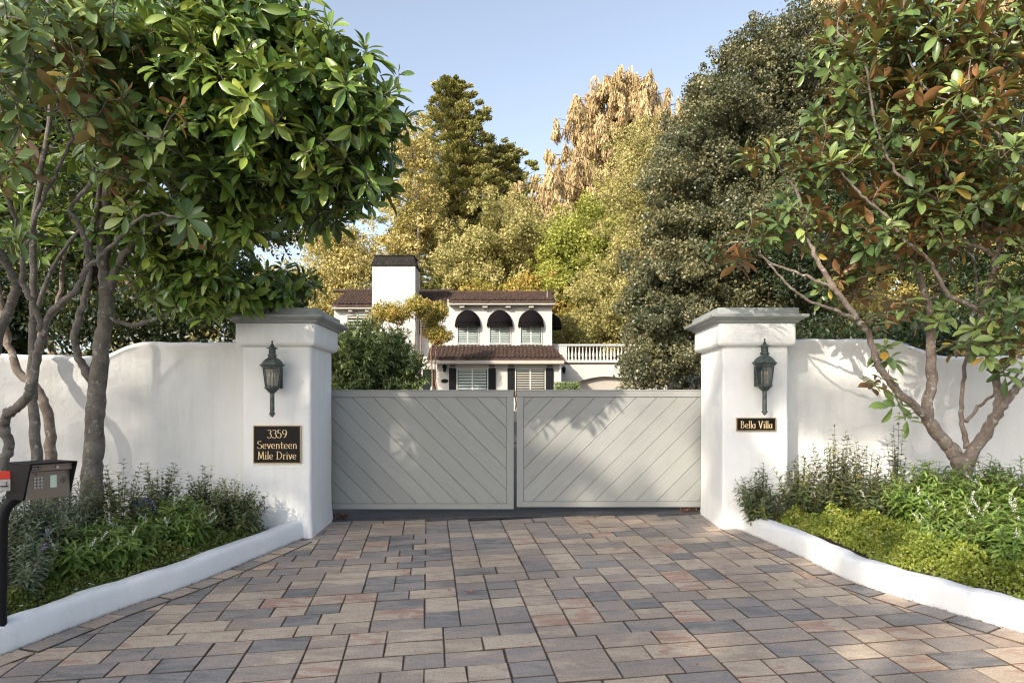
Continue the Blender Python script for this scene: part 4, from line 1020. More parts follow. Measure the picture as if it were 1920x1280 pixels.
# big left magnolia, trunk A
DA = 7.0
magnolia('magnolia_tree', 'large magnolia nearest the numbered pillar, thick grey trunk and broad glossy crown over the drive',
    [([(170, 985, 7.0), (172, 915, 7), (174, 856, 7), (179, 788, 7), (183, 720, 7), (190, 652, 6.98), (199, 570, 6.9), (196, 493, 6.8), (196, 403, 6.6), (215, 300, 6.3), (240, 180, 6.0), (270, 60, 5.8), (290, -60, 5.7)], .125, .03),
     ([(181, 735, 7), (158, 690, 6.95), (143, 655, 6.9), (142, 620, 6.85), (158, 561, 6.8), (168, 516, 6.7), (170, 440, 6.6), (190, 330, 6.4), (160, 200, 6.2)], .05, .018),
     ([(199, 560, 6.9), (230, 480, 6.75), (300, 420, 6.5), (400, 390, 6.3), (500, 370, 6.1), (600, 300, 5.9), (680, 220, 5.8)], .05, .012),
     ([(196, 440, 6.7), (260, 340, 6.4), (350, 270, 6.1), (450, 200, 5.8), (560, 120, 5.6), (640, 70, 5.5)], .05, .012),
     ([(210, 320, 6.3), (300, 200, 6.0), (400, 90, 5.7), (480, 0, 5.5), (520, -80, 5.5)], .04, .012),
     ([(200, 590, 6.9), (250, 610, 7.0), (330, 580, 7.1), (420, 545, 7.2), (520, 520, 7.3)], .028, .01)],
    [ell(500, 40, 5.6, 95, 110, .7), ell(600, 110, 5.6, 75, 60, .6), ell(672, 185, 5.6, 100, 80, .7), ell(690, 300, 5.7, 55, 80, .5), ell(560, 210, 5.5, 150, 120, .8), ell(430, 120, 5.6, 160, 140, .9), ell(400, 290, 5.8, 150, 110, .8), ell(610, 330, 6, 95, 85, .6),
     ell(280, 130, 5.9, 150, 140, .9), ell(470, 400, 6.3, 120, 60, .6), ell(530, 535, 7.3, 75, 48, .35), ell(380, 520, 7.0, 130, 70, .4), ell(300, 420, 6.8, 120, 80, .5), ell(250, 250, 6.2, 110, 90, .6)],
    1300, .095, .205, MAT['bark_grey'], L_MAG, P(170, 985, 7.0), upright=.12, nl=(10, 18), wd=.82, upv=.42, group='magnolia trees inside the left wall')
# near pale multi-stem magnolia at the left edge
magnolia('magnolia_tree', 'slender pale-barked magnolia at the far left edge with a forking trunk above the call box',
    [([(-60, 1010, 6.0), (-20, 930, 6.0), (6, 870, 6.0), (16, 833, 6), (8, 800, 6.0), (12, 778, 5.95), (41, 756, 5.9), (59, 729, 5.85), (68, 675, 5.8), (82, 627, 5.7)], .05, .034),
     ([(82, 630, 5.7), (68, 580, 5.6), (43, 530, 5.5), (41, 470, 5.4), (36, 434, 5.3), (18, 380, 5.1), (-20, 300, 5.0)], .028, .012),
     ([(82, 630, 5.7), (91, 593, 5.65), (127, 557, 5.55), (156, 516, 5.5), (163, 466, 5.4), (145, 415, 5.35), (133, 390, 5.3), (170, 340, 5.2), (178, 300, 5.2)], .030, .012),
     ([(152, 520, 5.5), (168, 498, 5.45), (199, 471, 5.4), (236, 434, 5.3), (258, 412, 5.25), (285, 402, 5.2), (344, 407, 5.1)], .02, .008),
     ([(41, 480, 5.4), (70, 400, 5.3), (100, 330, 5.2), (133, 262, 5.0), (110, 200, 4.9), (60, 100, 4.8), (0, 50, 4.8)], .018, .008),
     ([(-20, 700, 6.2), (0, 620, 6.1), (20, 570, 6.0), (30, 540, 5.9), (18, 507, 5.8), (-15, 450, 5.6)], .05, .03)],
    [ell(90, 90, 4.9, 110, 100, .45), ell(180, 160, 5.0, 100, 80, .5), ell(20, 200, 4.9, 70, 70, .4), ell(40, 300, 5.0, 60, 40, .3), ell(230, 300, 5.3, 90, 60, .4), ell(190, 40, 4.9, 120, 60, .5)],
    105, .13, .175, MAT['bark_grey'], L_MAGR, P(-60, 1010, 6.0), extra=[(40, 440, 5.0), (8, 450, 4.9), (240, 385, 5.2), (350, 405, 5.1), (330, 440, 5.2), (380, 400, 5.1), (300, 260, 5.0), (160, 95, 4.9), (340, 200, 4.9), (200, 190, 4.9)], upright=.12, nl=(9, 14), upv=.40, group='magnolia trees inside the left wall')
magnolia('magnolia_tree', 'straight grey magnolia trunk standing right behind the call box',
    [([(70, 985, 6.7), (68, 865, 6.7), (63, 765, 6.75), (62, 700, 6.8), (61, 625, 6.8), (62, 520, 6.8), (64, 425, 6.8), (80, 300, 6.7), (100, 150, 6.6), (90, 0, 6.6)], .056, .02),
     ([(62, 600, 6.8), (100, 500, 6.7), (150, 430, 6.6), (230, 330, 6.5)], .025, .01)],
    [ell(120, 180, 6.9, 170, 170, .6), ell(200, 380, 7.2, 160, 90, .4), ell(60, 420, 7.1, 90, 70, .35)],
    190, .15, .18, MAT['bark_grey'], L_MAG, P(70, 985, 6.7), group='magnolia trees inside the left wall')
magnolia('magnolia_tree', 'dark leaning magnolia trunk curving left above the right side of the call box',
    [([(100, 985, 7.1), (95, 870, 7.1), (90, 779, 7.1), (68, 729, 7.1), (36, 697, 7.1), (14, 634, 7.1), (0, 560, 7.0), (-20, 440, 7), (0, 300, 6.9)], .062, .025),
     ([(50, 715, 7.1), (70, 640, 7.2), (110, 560, 7.3), (120, 470, 7.3), (140, 380, 7.3)], .035, .015)],
    [ell(0, 250, 7.4, 130, 170, .5), ell(-60, 120, 7, 130, 150, .5), ell(150, 60, 7.6, 200, 100, .5), ell(350, 60, 7.4, 200, 120, .5)],
    240, .15, .18, MAT['bark_mag'], L_MAG, P(100, 985, 7.1), group='magnolia trees inside the left wall')
# right magnolia
DR = 6.9
magnolia('magnolia_tree', 'many-stemmed magnolia in front of the right wall, mottled brown bark and rusty leaf undersides',
    [([(1802, 985, 6.9), (1803, 900, 6.9), (1798, 868, 6.9), (1780, 840, 6.9), (1762, 817, 6.9), (1738, 780, 6.88), (1747, 721, 6.9), (1745, 664, 6.95), (1747, 599, 7.0), (1732, 542, 7.0), (1714, 489, 7.0), (1701, 402, 7.0), (1690, 300, 6.9), (1700, 200, 6.8)], 0.0945, 0.0164),
     ([(1742, 785, 6.88), (1715, 760, 6.8), (1684, 734, 6.75), (1649, 686, 6.7), (1627, 625, 6.68), (1609, 599, 6.66), (1566, 542, 6.62), (1526, 476, 6.6), (1509, 428, 6.6), (1494, 360, 6.6), (1470, 330, 6.6)], 0.0492, 0.0115),
     ([(1609, 599, 6.66), (1580, 588, 6.6), (1557, 579, 6.6), (1526, 568, 6.6), (1490, 545, 6.6), (1450, 505, 6.6), (1400, 440, 6.6)], 0.0213, 0.0074),
     ([(1566, 543, 6.62), (1530, 525, 6.6), (1490, 510, 6.6), (1440, 490, 6.6), (1400, 455, 6.6), (1350, 460, 6.6)], 0.0180, 0.0066),
     ([(1803, 905, 6.9), (1815, 865, 6.85), (1846, 813, 6.8), (1872, 769, 6.7), (1894, 743, 6.65), (1925, 708, 6.6), (1980, 640, 6.5), (2050, 520, 6.4), (2080, 350, 6.3)], 0.0765, 0.0164),
     ([(1873, 768, 6.7), (1868, 720, 6.7), (1858, 680, 6.7), (1843, 630, 6.7), (1841, 585, 6.7), (1850, 546, 6.65), (1862, 510, 6.6), (1872, 467, 6.6), (1889, 424, 6.5), (1902, 380, 6.5), (1915, 310, 6.4), (1880, 230, 6.3), (1860, 120, 6.2), (1870, 0, 6.1)], 0.0426, 0.0131),
     ([(1841, 588, 6.7), (1815, 572, 6.65), (1780, 555, 6.6), (1758, 516, 6.55), (1736, 480, 6.5), (1692, 446, 6.5), (1662, 406, 6.45), (1631, 380, 6.4), (1600, 350, 6.4), (1560, 300, 6.4)], 0.0246, 0.0098),
     ([(1868, 480, 6.6), (1840, 465, 6.6), (1806, 450, 6.55), (1784, 415, 6.5), (1762, 380, 6.5), (1720, 350, 6.4), (1680, 320, 6.4), (1640, 230, 6.3), (1620, 120, 6.3), (1570, 60, 6.3)], 0.0213, 0.0090),
     ([(1903, 378, 6.5), (1870, 250, 6.3), (1800, 200, 6.3), (1740, 170, 6.2), (1700, 100, 6.2)], 0.0180, 0.0082),
     ([(1812, 840, 6.88), (1806, 796, 6.9), (1804, 730, 6.95), (1813, 664, 7.0), (1824, 599, 7.0), (1830, 520, 7.1), (1800, 400, 7.1)], 0.0279, 0.0098),
     ([(1812, 790, 6.9), (1835, 762, 6.9), (1863, 739, 6.85), (1911, 699, 6.8), (1960, 620, 6.8)], 0.0197, 0.0098)],
    [ell(1700, 60, 6.4, 130, 110, .7), ell(1850, 90, 6.3, 130, 130, .8), ell(1620, 200, 6.5, 90, 80, .5), ell(1570, 80, 6.4, 30, 70, .3), ell(1760, 250, 6.5, 130, 80, .7), ell(1520, 290, 6.6, 60, 35, .3), ell(1440, 275, 6.6, 50, 20, .2),
     ell(1600, 330, 6.7, 110, 60, .5), ell(1480, 410, 6.7, 80, 50, .35), ell(1400, 455, 6.6, 65, 32, .25), ell(1620, 440, 6.8, 120, 70, .45), ell(1760, 410, 6.7, 120, 90, .6), ell(1900, 330, 6.4, 90, 120, .6),
     ell(1600, 520, 6.9, 70, 35, .3), ell(1900, 560, 6.5, 70, 70, .4), ell(1740, 560, 7.1, 50, 60, .25), ell(1950, 450, 6.3, 60, 100, .4), ell(1850, 640, 6.5, 40, 25, .2), ell(1660, 120, 6.9, 150, 110, .5), ell(1800, 330, 7.1, 150, 120, .4)],
    820, .112, .172, MAT['bark_mag'], L_MAGR, P(1802, 985, 6.9), upv=.62, extra=[(1335, 462, 6.6), (1325, 480, 6.6), (1660, 650, 6.7), (1668, 668, 6.75), (1640, 712, 6.75), (1665, 705, 6.75), (1690, 760, 6.75), (1640, 595, 6.6), (1665, 580, 6.7), (1850, 665, 6.5), (1880, 690, 6.5), (1652, 665, 6.72), (1676, 690, 6.74), (1648, 730, 6.75), (1700, 775, 6.78), (1760, 600, 6.8), (1790, 640, 6.8), (1905, 660, 6.5), (1830, 610, 6.6), (1700, 560, 6.7)], upright=.30, nl=(10, 16), ztop=(2.4, 4.8))

# ------------------------------------------------------------------ vegetation beyond the gate and walls
def gb(px, D, dz=0): x = hx(px, D); return Vector((x, D, gz(x, D) - .1 + dz))
# lance leaved bush just inside the gate
def bush_inside():
    base = gb(700, 12); root = thing('garden_bush', base, 'rounded bush of lance-shaped green leaves just inside the left gate leaf', 'bush')
    el_ = [ell(685, 676, 12, 75, 80, .9), ell(735, 662, 12.2, 50, 55, .6), ell(645, 670, 12, 45, 65, .7), ell(768, 700, 12, 42, 45, .5), ell(700, 740, 12, 105, 50, .9)]
    t_, d = in_ells(el_, 900, .45); net = Net()
    for k in range(9):
        a = rng.uniform(-.5, .5); net.limb([base, base + Vector((a * .6, rng.uniform(-.3, .3), 1.0)), base + Vector((a * 1.6, rng.uniform(-.6, .6), 2.2))], .02, .006, 5, 4)
    dirs = net.connect(t_, rmax=.008, rtip=.002, sides=4, up=-.2); net.mb.build('stems', MAT['stem'], root)
    per = 34; cc_ = np.repeat(t_, per, 0); dd = np.repeat(unit(d + [0, 0, .6]), per, 0)
    tt = rng.random(len(cc_))[:, None]; pos = cc_ - dd * .35 * tt; X = unit(dd * .7 + randdir(len(cc_)) * .8); Z = unit(randdir(len(cc_)) * .6 + [0, -.2, 1])
    leaves('foliage', L_BUSH, root, pos, X, Z, rng.uniform(.08, .14, len(cc_)), T_LANCE, rng.random(len(cc_)), 1.1)
bush_inside()

# topiary-like crape myrtles before the villa
def puffs(base_px, D, pf, stems, label):
    base = gb(base_px, D); root = thing('crape_myrtle', base, label, 'tree', 'small trees before the villa'); net = Net()
    for s in stems: net.limb([P(*q) for q in s], .04, .02, 6, 4, wob=.02)
    cen, _ = in_ells([ell(*p) for p in pf], 60, .3); net.connect(cen, rmax=.03, rtip=.01, up=-.1)
    net.mb.build('trunk', MAT['bark_red'], root, smooth=180)
    clumps('crown', L_ORG, root, cen, np.full((len(cen), 3), .24), 130, .09)
puffs(760, 28, [(735, 587, 28, 36, 16, .6), (705, 600, 28, 16, 12, .4), (782, 578, 28, 22, 20, .5)],
      [[(740, 735, 28), (735, 650, 28), (730, 600, 28)], [(745, 735, 28), (752, 650, 28), (740, 595, 28)], [(775, 735, 28), (778, 640, 28), (780, 590, 28)], [(782, 735, 28), (790, 640, 28), (786, 585, 28)], [(735, 735, 28), (718, 650, 28), (706, 605, 28)]], 'small orange-stemmed tree with clipped puffs before the chimney')
puffs(820, 29, [(822, 584, 29, 14, 14, .4), (820, 628, 29, 25, 12, .5), (806, 600, 29, 10, 14, .3)],
      [[(812, 735, 29), (808, 660, 29), (818, 600, 29)], [(818, 735, 29), (816, 680, 29), (822, 632, 29)]], 'small puff-crowned tree between the chimney and the left dome awning')
# clipped hedge by the garage
hr = thing('box_hedge', gb(1064, 30), 'low clipped box hedge beside the garage arch', 'hedge')
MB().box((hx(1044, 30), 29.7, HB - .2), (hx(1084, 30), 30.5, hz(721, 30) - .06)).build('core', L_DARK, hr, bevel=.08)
n_ = 9000; pp_ = rng.random((n_, 3)); fc_ = rng.integers(0, 3, n_); pp_[fc_ == 0, 1] = 0; pp_[fc_ == 1, 2] = 1; pp_[fc_ == 2, 0] = rng.integers(0, 2, (fc_ == 2).sum())
lo3 = np.array([hx(1042, 30), 29.65, HB - .1]); hi3 = np.array([hx(1086, 30), 30.55, hz(718.5, 30)])
leaves('foliage', L_BUSH, hr, lo3 + pp_ * (hi3 - lo3) + rng.normal(size=(n_, 3)) * .02, randdir(n_), randdir(n_) + [0, -.6, .8], .06, T_DIA)

# layered conifers
def conifer(name, label, base, top, width, mat, n=160, D=50, hang=False, seed=1, profile=None, group=None, trunk_r=.5, per=230, ls=.2, lean=0):
    root = thing(name, base, label, 'tree', group); net = Net(); base = Vector(base); top = Vector(top); H = (top - base).length
    net.limb([base, base.lerp(top, .5) + Vector((lean, 0, 0)), top], trunk_r, .06, 9, 8, wob=.05)
    C_ = []; R_ = []; A_ = []
    for k in range(n):
        t = (k + .5) / n; t = .12 + .88 * t ** .9; p = base.lerp(top, t) + Vector((lean * 4 * t * (1 - t), 0, 0))
        a = k * 2.399 + rng.normal() * .3; wd = width * (profile(t) if profile else (1 - t) ** .7) * (rng.uniform(.35, 1.3) if not hang else rng.uniform(.55, 1.15))
        rise = .42 if not hang else .12
        tip = p + Vector((math.cos(a) * wd, math.sin(a) * wd * .8, wd * rise * (1 - 1.2 * (0 if not hang else .6))))
        net.mb.tube([p, p.lerp(tip, .5) + Vector((0, 0, -.04 * wd)), tip], [.03 * (2 - t) + .03, .05, .015], 5, cap=False)
        m = max(2, int(wd / .8))
        for j in range(m):
            f = (j + 1.0) / m; q = p.lerp(tip, f) + Vector(rng.normal(size=3) * .18)
            if hang:
                C_.append(np3(q + Vector((0, 0, -.3)))); R_.append(np.array([.3, .3, .6]) * rng.uniform(.45, 1.3)); A_.append(np.array([0, 0, -1.]))
            else:
                s_ = rng.uniform(.5, 1.1) * (.5 + .3 * (1 - t)) * (1.15 - .45 * f); C_.append(np3(q + Vector((0, 0, .15)))); R_.append(np.array([s_ * 1.15, s_ * 1.15, s_ * .55])); A_.append(unit(np.array([[math.cos(a), math.sin(a), .55]]))[0])
    net.mb.build('trunk', MAT['bark_pine'], root, smooth=180)
    C_ = np.array(C_); R_ = np.array(R_); A_ = np.array(A_)
    clumps('crown', mat, root, C_, R_, max(20, int(per * n / len(C_))), ls, T_DIA if not hang else T_STRIP, outward=.35 if hang else .6, shell=.3, longaxis=A_, wid=.9 if not hang else 2.2)
    return root
conifer('cypress_tree', 'tall dark green cypress standing against the sky behind the villa roof', gb(872, 56), P(850, 160, 56), 7.8, L_CYP, 330, profile=lambda t: (1.02 - t) ** .62 * (1 if t > .35 else .75) , per=640, ls=.2, trunk_r=.55)
conifer('cypress_tree', 'lower spreading cypress with level sprays right of the tall one', gb(950, 60), P(945, 285, 60), 6.6, L_CYP, 190, profile=lambda t: (1.05 - t) ** .6, per=700, ls=.26)
conifer('dry_conifer', 'tall conifer with tan drooping foliage beside the big oak', gb(1150, 50), P(1165, 140, 50), 9.2, L_TAN, 380, hang=True, profile=lambda t: min(1, 1.7 * (1.03 - t)) ** .6, per=620, ls=.36, trunk_r=.5)
conifer('dry_conifer', 'golden conifer top showing above the oak crown', gb(1600, 34), P(1590, -90, 34), 4.6, L_TAN, 150, hang=True, profile=lambda t: min(1, 1.5 * (1.05 - t)) ** .7, per=560, ls=.45, trunk_r=.4)
conifer('dry_conifer', 'golden conifer glimpsed behind the right magnolia crown', gb(1860, 32), P(1850, -60, 32), 4.6, L_TAN, 120, hang=True, profile=lambda t: min(1, 1.5 * (1.05 - t)) ** .7, per=520, ls=.45, trunk_r=.4)

# broad-leaved trees behind the villa
def tree(label, base, el_, mat, ncl, clr, per, ls, r=.25, name='garden_tree', bark=None, **kw):
    return leafy_tree(name, label, 'tree', base, [ell(*e) for e in el_], mat, ncl, clr, per, ls, bark or MAT['bark_pine'], r, **kw)
tree('golden bushy tree left of the villa chimney', gb(610, 42), [(610, 500, 42, 95, 60, 3), (560, 560, 42, 90, 50, 3), (660, 540, 42, 45, 60, 2.5), (640, 450, 42, 45, 35, 2)], L_GOLD, 100, (.85, .85, .65), 420, .17)
tree('golden green tree with pale trunk left of the tall cypress', gb(785, 48), [(775, 290, 48, 42, 60, 2), (760, 390, 48, 45, 55, 2.4), (750, 470, 48, 40, 50, 2), (800, 420, 49, 40, 60, 2)], L_GOLD, 75, (.8, .8, .6), 420, .19, .2, bark=MAT['bark_grey'], trunks=[[gb(790, 47.4), P(786, 520, 47.2), P(783, 400, 47), P(770, 250, 48)]])
tree('rounded olive tree directly behind the upper villa roof', gb(900, 44), [(880, 500, 44, 65, 55, 3), (940, 440, 44, 60, 65, 3), (960, 520, 44, 60, 40, 3), (1000, 450, 45, 45, 60, 2)], L_OLIVE, 110, (.8, .8, .62), 420, .17, .3)
tree('bright yellow green tree behind the right end of the villa roof', gb(1080, 42), [(1070, 470, 42, 55, 65, 2.5), (1120, 420, 42, 45, 50, 2), (1105, 510, 42, 45, 55, 2.5), (1050, 530, 42, 40, 35, 2)], L_LIME, 85, (.75, .75, .5), 420, .17, .22)
tree('reddish olive tree low behind the villa ridge', gb(1010, 42.5), [(1010, 545, 42.5, 60, 28, 2), (930, 552, 42.5, 60, 22, 2), (1060, 560, 42, 30, 40, 2)], L_ORG, 60, (.7, .7, .5), 380, .15, .2)
tree('tan olive tree rising over the balustrade', gb(1110, 38), [(1105, 580, 38, 48, 50, 2.4), (1150, 610, 38, 50, 60, 2.4), (1080, 630, 38.5, 35, 40, 2), (1130, 540, 38, 35, 30, 2)], L_OLIVE, 95, (.65, .65, .5), 420, .14, .18)
tree('golden woodland tree seen through the right magnolia stems', gb(1600, 26), [(1560, 560, 26, 90, 90, 2.5), (1700, 540, 26, 100, 90, 2.5), (1640, 450, 26, 80, 60, 2)], L_GOLD, 110, (.6, .6, .45), 380, .13, .2)
tree('golden woodland tree far right behind the garden wall', gb(1850, 25), [(1820, 520, 25, 90, 100, 2.5), (1950, 460, 25, 100, 120, 2.5), (1860, 330, 25, 90, 90, 2)], L_GOLD, 90, (.6, .6, .45), 380, .13, .2)
tree('golden olive tree rising between the lime green tree and the oak', gb(1180, 36), [(1185, 330, 36, 60, 90, 2), (1170, 450, 36, 55, 70, 2), (1200, 560, 35, 50, 80, 2)], L_OLIVE, 90, (.7, .7, .55), 460, .12, .22)
tree('olive tree far back between cypress and tan conifer', gb(1010, 58), [(1010, 420, 58, 60, 75, 3), (950, 390, 60, 50, 60, 2), (1060, 380, 58, 40, 50, 2)], L_OLIVE, 45, (1., 1., .7), 380, .22, .25)
tree('golden tree glowing behind the left magnolia trunks', gb(150, 24), [(100, 540, 24, 130, 110, 2.5), (300, 560, 24, 130, 100, 2.5), (0, 420, 24, 100, 100, 2)], L_GOLD, 100, (.6, .6, .45), 360, .13, .2)
# the big oak
tree('huge dark small-leaved oak rising between gate and right pillar', gb(1340, 16), [(1360, 270, 16, 105, 105, 1.9), (1410, 165, 16, 100, 80, 1.9), (1510, 110, 16, 90, 80, 1.8), (1290, 340, 15.6, 75, 80, 1.6), (1290, 480, 15.6, 100, 90, 1.7), (1390, 480, 15.6, 130, 120, 2.0), (1280, 620, 15.4, 95, 85, 1.5), (1215, 560, 15.4, 45, 50, .8),
     (1390, 640, 15.4, 110, 90, 1.6), (1520, 330, 16.2, 110, 150, 1.9), (1215, 690, 15.2, 50, 45, 1.0), (1480, 560, 16, 90, 90, 1.6), (1440, 330, 16, 80, 80, 1.5)],
     L_OAK, 820, (.36, .36, .26), 560, .064, .22, name='oak_tree', bark=MAT['bark_brown'], limbs=20, shell=.35, wid=1.25)
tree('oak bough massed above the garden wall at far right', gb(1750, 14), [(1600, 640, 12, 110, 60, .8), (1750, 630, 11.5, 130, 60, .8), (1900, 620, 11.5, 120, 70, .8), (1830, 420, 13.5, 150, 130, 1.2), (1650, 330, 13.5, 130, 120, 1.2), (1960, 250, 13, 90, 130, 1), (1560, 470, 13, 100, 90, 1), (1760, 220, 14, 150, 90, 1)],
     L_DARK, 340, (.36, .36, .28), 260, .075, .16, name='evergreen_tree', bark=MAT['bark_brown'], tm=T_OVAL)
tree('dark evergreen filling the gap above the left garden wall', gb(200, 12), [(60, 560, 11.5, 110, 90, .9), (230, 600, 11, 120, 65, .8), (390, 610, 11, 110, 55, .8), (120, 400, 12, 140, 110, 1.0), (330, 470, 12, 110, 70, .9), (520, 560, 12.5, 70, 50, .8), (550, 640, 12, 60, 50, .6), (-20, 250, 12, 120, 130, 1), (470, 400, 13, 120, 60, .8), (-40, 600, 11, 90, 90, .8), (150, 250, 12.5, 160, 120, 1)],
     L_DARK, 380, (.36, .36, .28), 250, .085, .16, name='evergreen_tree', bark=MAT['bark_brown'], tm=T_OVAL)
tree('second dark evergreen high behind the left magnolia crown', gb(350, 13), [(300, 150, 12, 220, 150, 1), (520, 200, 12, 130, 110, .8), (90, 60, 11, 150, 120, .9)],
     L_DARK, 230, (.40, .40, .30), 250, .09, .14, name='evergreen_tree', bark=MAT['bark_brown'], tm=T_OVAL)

# ------------------------------------------------------------------ trees across the street that shade the entrance (behind the camera)
SPOTS = [(2.7, 3.5, -.25, .22), (3.3, 3.6, -.25, .28), (1.3, 4.4, -.2, .10), (2.6, 5.7, -.1, .12), (-1.8, 5.6, 4.3, .22), (-2.5, 5.6, 3.9, .16), (-3.1, 5.7, 4.4, .25), (-1.5, 5.6, 3.7, .14), (-3.6, 5.4, 3.7, .14), (-4.0, 4.9, 3.2, .12), (-2.2, 6.0, 3.2, .12), (-3.2, 5, 4.2, .14), (4.2, 6.5, 4.2, .25), (3.6, 6.6, 3.6, .16), (4.9, 6.4, 3.6, .2), (2.9, 6.6, 3.0, .14), (3.9, 6.6, 3.0, .12), (.45, 8.4, 1.35, .22), (.75, 8.4, 1.25, .30), (1.15, 8.4, 1.38, .22), (1.35, 8.4, .82, .24), (.55, 8.4, 1.0, .14), (2.1, 8.4, .5, .26), (1.85, 8.4, .45, .14), (.95, 8.4, .2, .10), (-.3, 8.4, 1.25, .05), (2.25, 8.4, .85, .10), (1.6, 8.4, 1.3, .08),
         (-2.55, 7.45, .18, .16), (3.5, 8.0, .65, .20), (3.9, 8.0, .5, .24), (4.4, 8.0, .5, .22), (3.3, 7.6, .3, .16), (3.7, 7.2, .2, .28), (4.2, 6.8, .2, .3), (4.0, 6.0, .15, .32), (4.6, 6.0, .15, .34), (3.8, 5.6, .12, .2), (4.5, 8.0, 1.6, .16), (3.95, 8.0, 1.75, .12),
         (3.2, 6.4, -.05, .18), (3.1, 5.3, -.05, .20), (2.7, 4.9, -.1, .10), (2.2, 4.2, -.2, .14), (2.9, 4.1, -.15, .25), (1.9, 3.7, -.22, .09), (3.4, 4.5, 0, .18), (2.4, 7.4, -.05, .16), (-4.6, 7.8, 1.6, .10), (-4.5, 7.8, 1.1, .07), (-3.9, 8, 1.7, .04), (-3.6, 8, 1.6, .035), (-4.0, 8, .5, .04), (-3.75, 8, .5, .035), (-3.2, 8, 1.65, .03), (-4.2, 8, 1.0, .035)]
sd = np3(sun_dir)
def carve_sun_gaps(pos):  # leaves cut from the unseen crowns along sun rays to place sun patches
    ok = np.ones(len(pos), bool)
    for x, y, z, r in SPOTS:
        v = pos - np.array([x, y, z]); d = v - (v @ sd)[:, None] * sd[None]
        ok &= np.linalg.norm(d, axis=1) > (r * 1.35 + .07 if r > .095 else r + .035)
    return ok
for i, (x, y, h, wd, lab) in enumerate(((-18.2, -14.5, 17.6, 4.0, 'broad shade tree across the street behind the camera'), (-24.5, -12.0, 17.4, 4.0, 'shade tree across the street, left of the broad one'), (-12.2, -16.5, 19.6, 4.1, 'shade tree across the street, right of the broad one'), (-30, -8.5, 17, 4.0, 'shade tree up the street far to the left'))):
    base = Vector((x, y, gz(x, y) - .1)); root = thing('shade_tree', base, lab, 'tree', 'street trees behind the camera')
    el_ = [(np.array([x, y, h * .70]), np.array([wd, wd * .7, h * .30]))]
    cen, _ = in_ells(el_, 330, .1); net = Net(); net.limb([base, Vector((x + .2, y, h * .5)), Vector((x, y, h * .95))], .32, .06, 8, 5)
    net.connect(cen[:60], rmax=.09, rtip=.02, up=.3); net.mb.build('trunk', MAT['bark_brown'], root, smooth=180)
    clumps('crown', L_OAK, root, cen, np.full((len(cen), 3), .85), 110, .26, T_OVAL, outward=.3, shell=.2, hole=carve_sun_gaps)

# ------------------------------------------------------------------ bed plants
def stem_shrub(label, x, y, n, h, sp, leaf, mat, per, name='garden_shrub', droop=.25, wid=1.0, tm=T_LANCE, spikes=0, flower=L_WHITE, bare=.25, group=None, z=None, pair=True):
    h *= 1.22; sp *= 1.2; n = int(n * 1.45)
    b = Vector((x, y, bedz(x, y) if z is None else z)); root = thing(name, b, label, 'shrub', group)
    st_ = MB(); pos = []; X = []; Z = []; S = []; fp = []
    for k in range(n):
        a = rng.random() * 6.28; rr = sp * rng.random() ** .6; hh = h * rng.uniform(.6, 1.08) * (1 - .35 * (rr / sp) ** 2)
        o = Vector((math.cos(a), math.sin(a) * .8, 0)); p0 = b + o * rr * .3 + Vector((0, 0, -.03)); p2 = b + o * (rr * 1.0) + Vector((0, 0, hh)); p1 = p0.lerp(p2, .5) + Vector((0, 0, hh * .12)) - o * rr * .15
        pts = [((1-t)**2) * p0 + 2*(1-t)*t * p1 + t*t * p2 for t in [i/7 for i in range(8)]]
        st_.tube(pts, [.0045 * (1 - .7*i/7) for i in range(8)], 4, cap=False)
        d = unit(np3(pts[-1] - pts[-3])[None])[0]; s1 = np.cross(d, rng.normal(size=3)); s1 /= np.linalg.norm(s1); s2 = np.cross(d, s1)
        for j in range(per):
            t = bare + (1 - bare) * (j + .5) / per; i0 = t * 7; q = pts[int(i0)].lerp(pts[min(7, int(i0) + 1)], i0 - int(i0))
            for sg in ((1, -1) if pair else (1,)):
                ph = j * 1.57 + rng.normal() * .3; side = (s1 * math.cos(ph) + s2 * math.sin(ph)) * sg
                u_ = .55 + .7 * t; dx = side + d * (.35 + .5 * t) + np.array([0, 0, -droop * rng.random()])
                pos.append(np3(q)); X.append(dx); nz = d - side * .2 + rng.normal(size=3) * .25 + [0, 0, .5]; Z.append(nz)
                S.append(leaf * rng.uniform(.6, 1.15) * (1.15 - .55 * max(0, t - .6) / .4))
        if spikes and rng.random() < spikes:
            spk = []; fp.append(spk)
            for j in range(40):
                t = j / 40; c_ = np3(p2) + d * (.10 * t * leaf / .1 - .01) + rng.normal(size=3) * .005 * (1.3 - t); spk.append(c_)
    st_.build('stems', MAT['stem'], root)
    leaves('foliage', mat, root, np.array(pos), np.array(X), np.array(Z), np.array(S), tm, None, wid)
    for q_ in fp: leaves('flower_spike', flower, root, np.array(q_), randdir(40), randdir(40), .012, T_DIA)
    return root
def B(px, py_, D): return hx(px, D), D
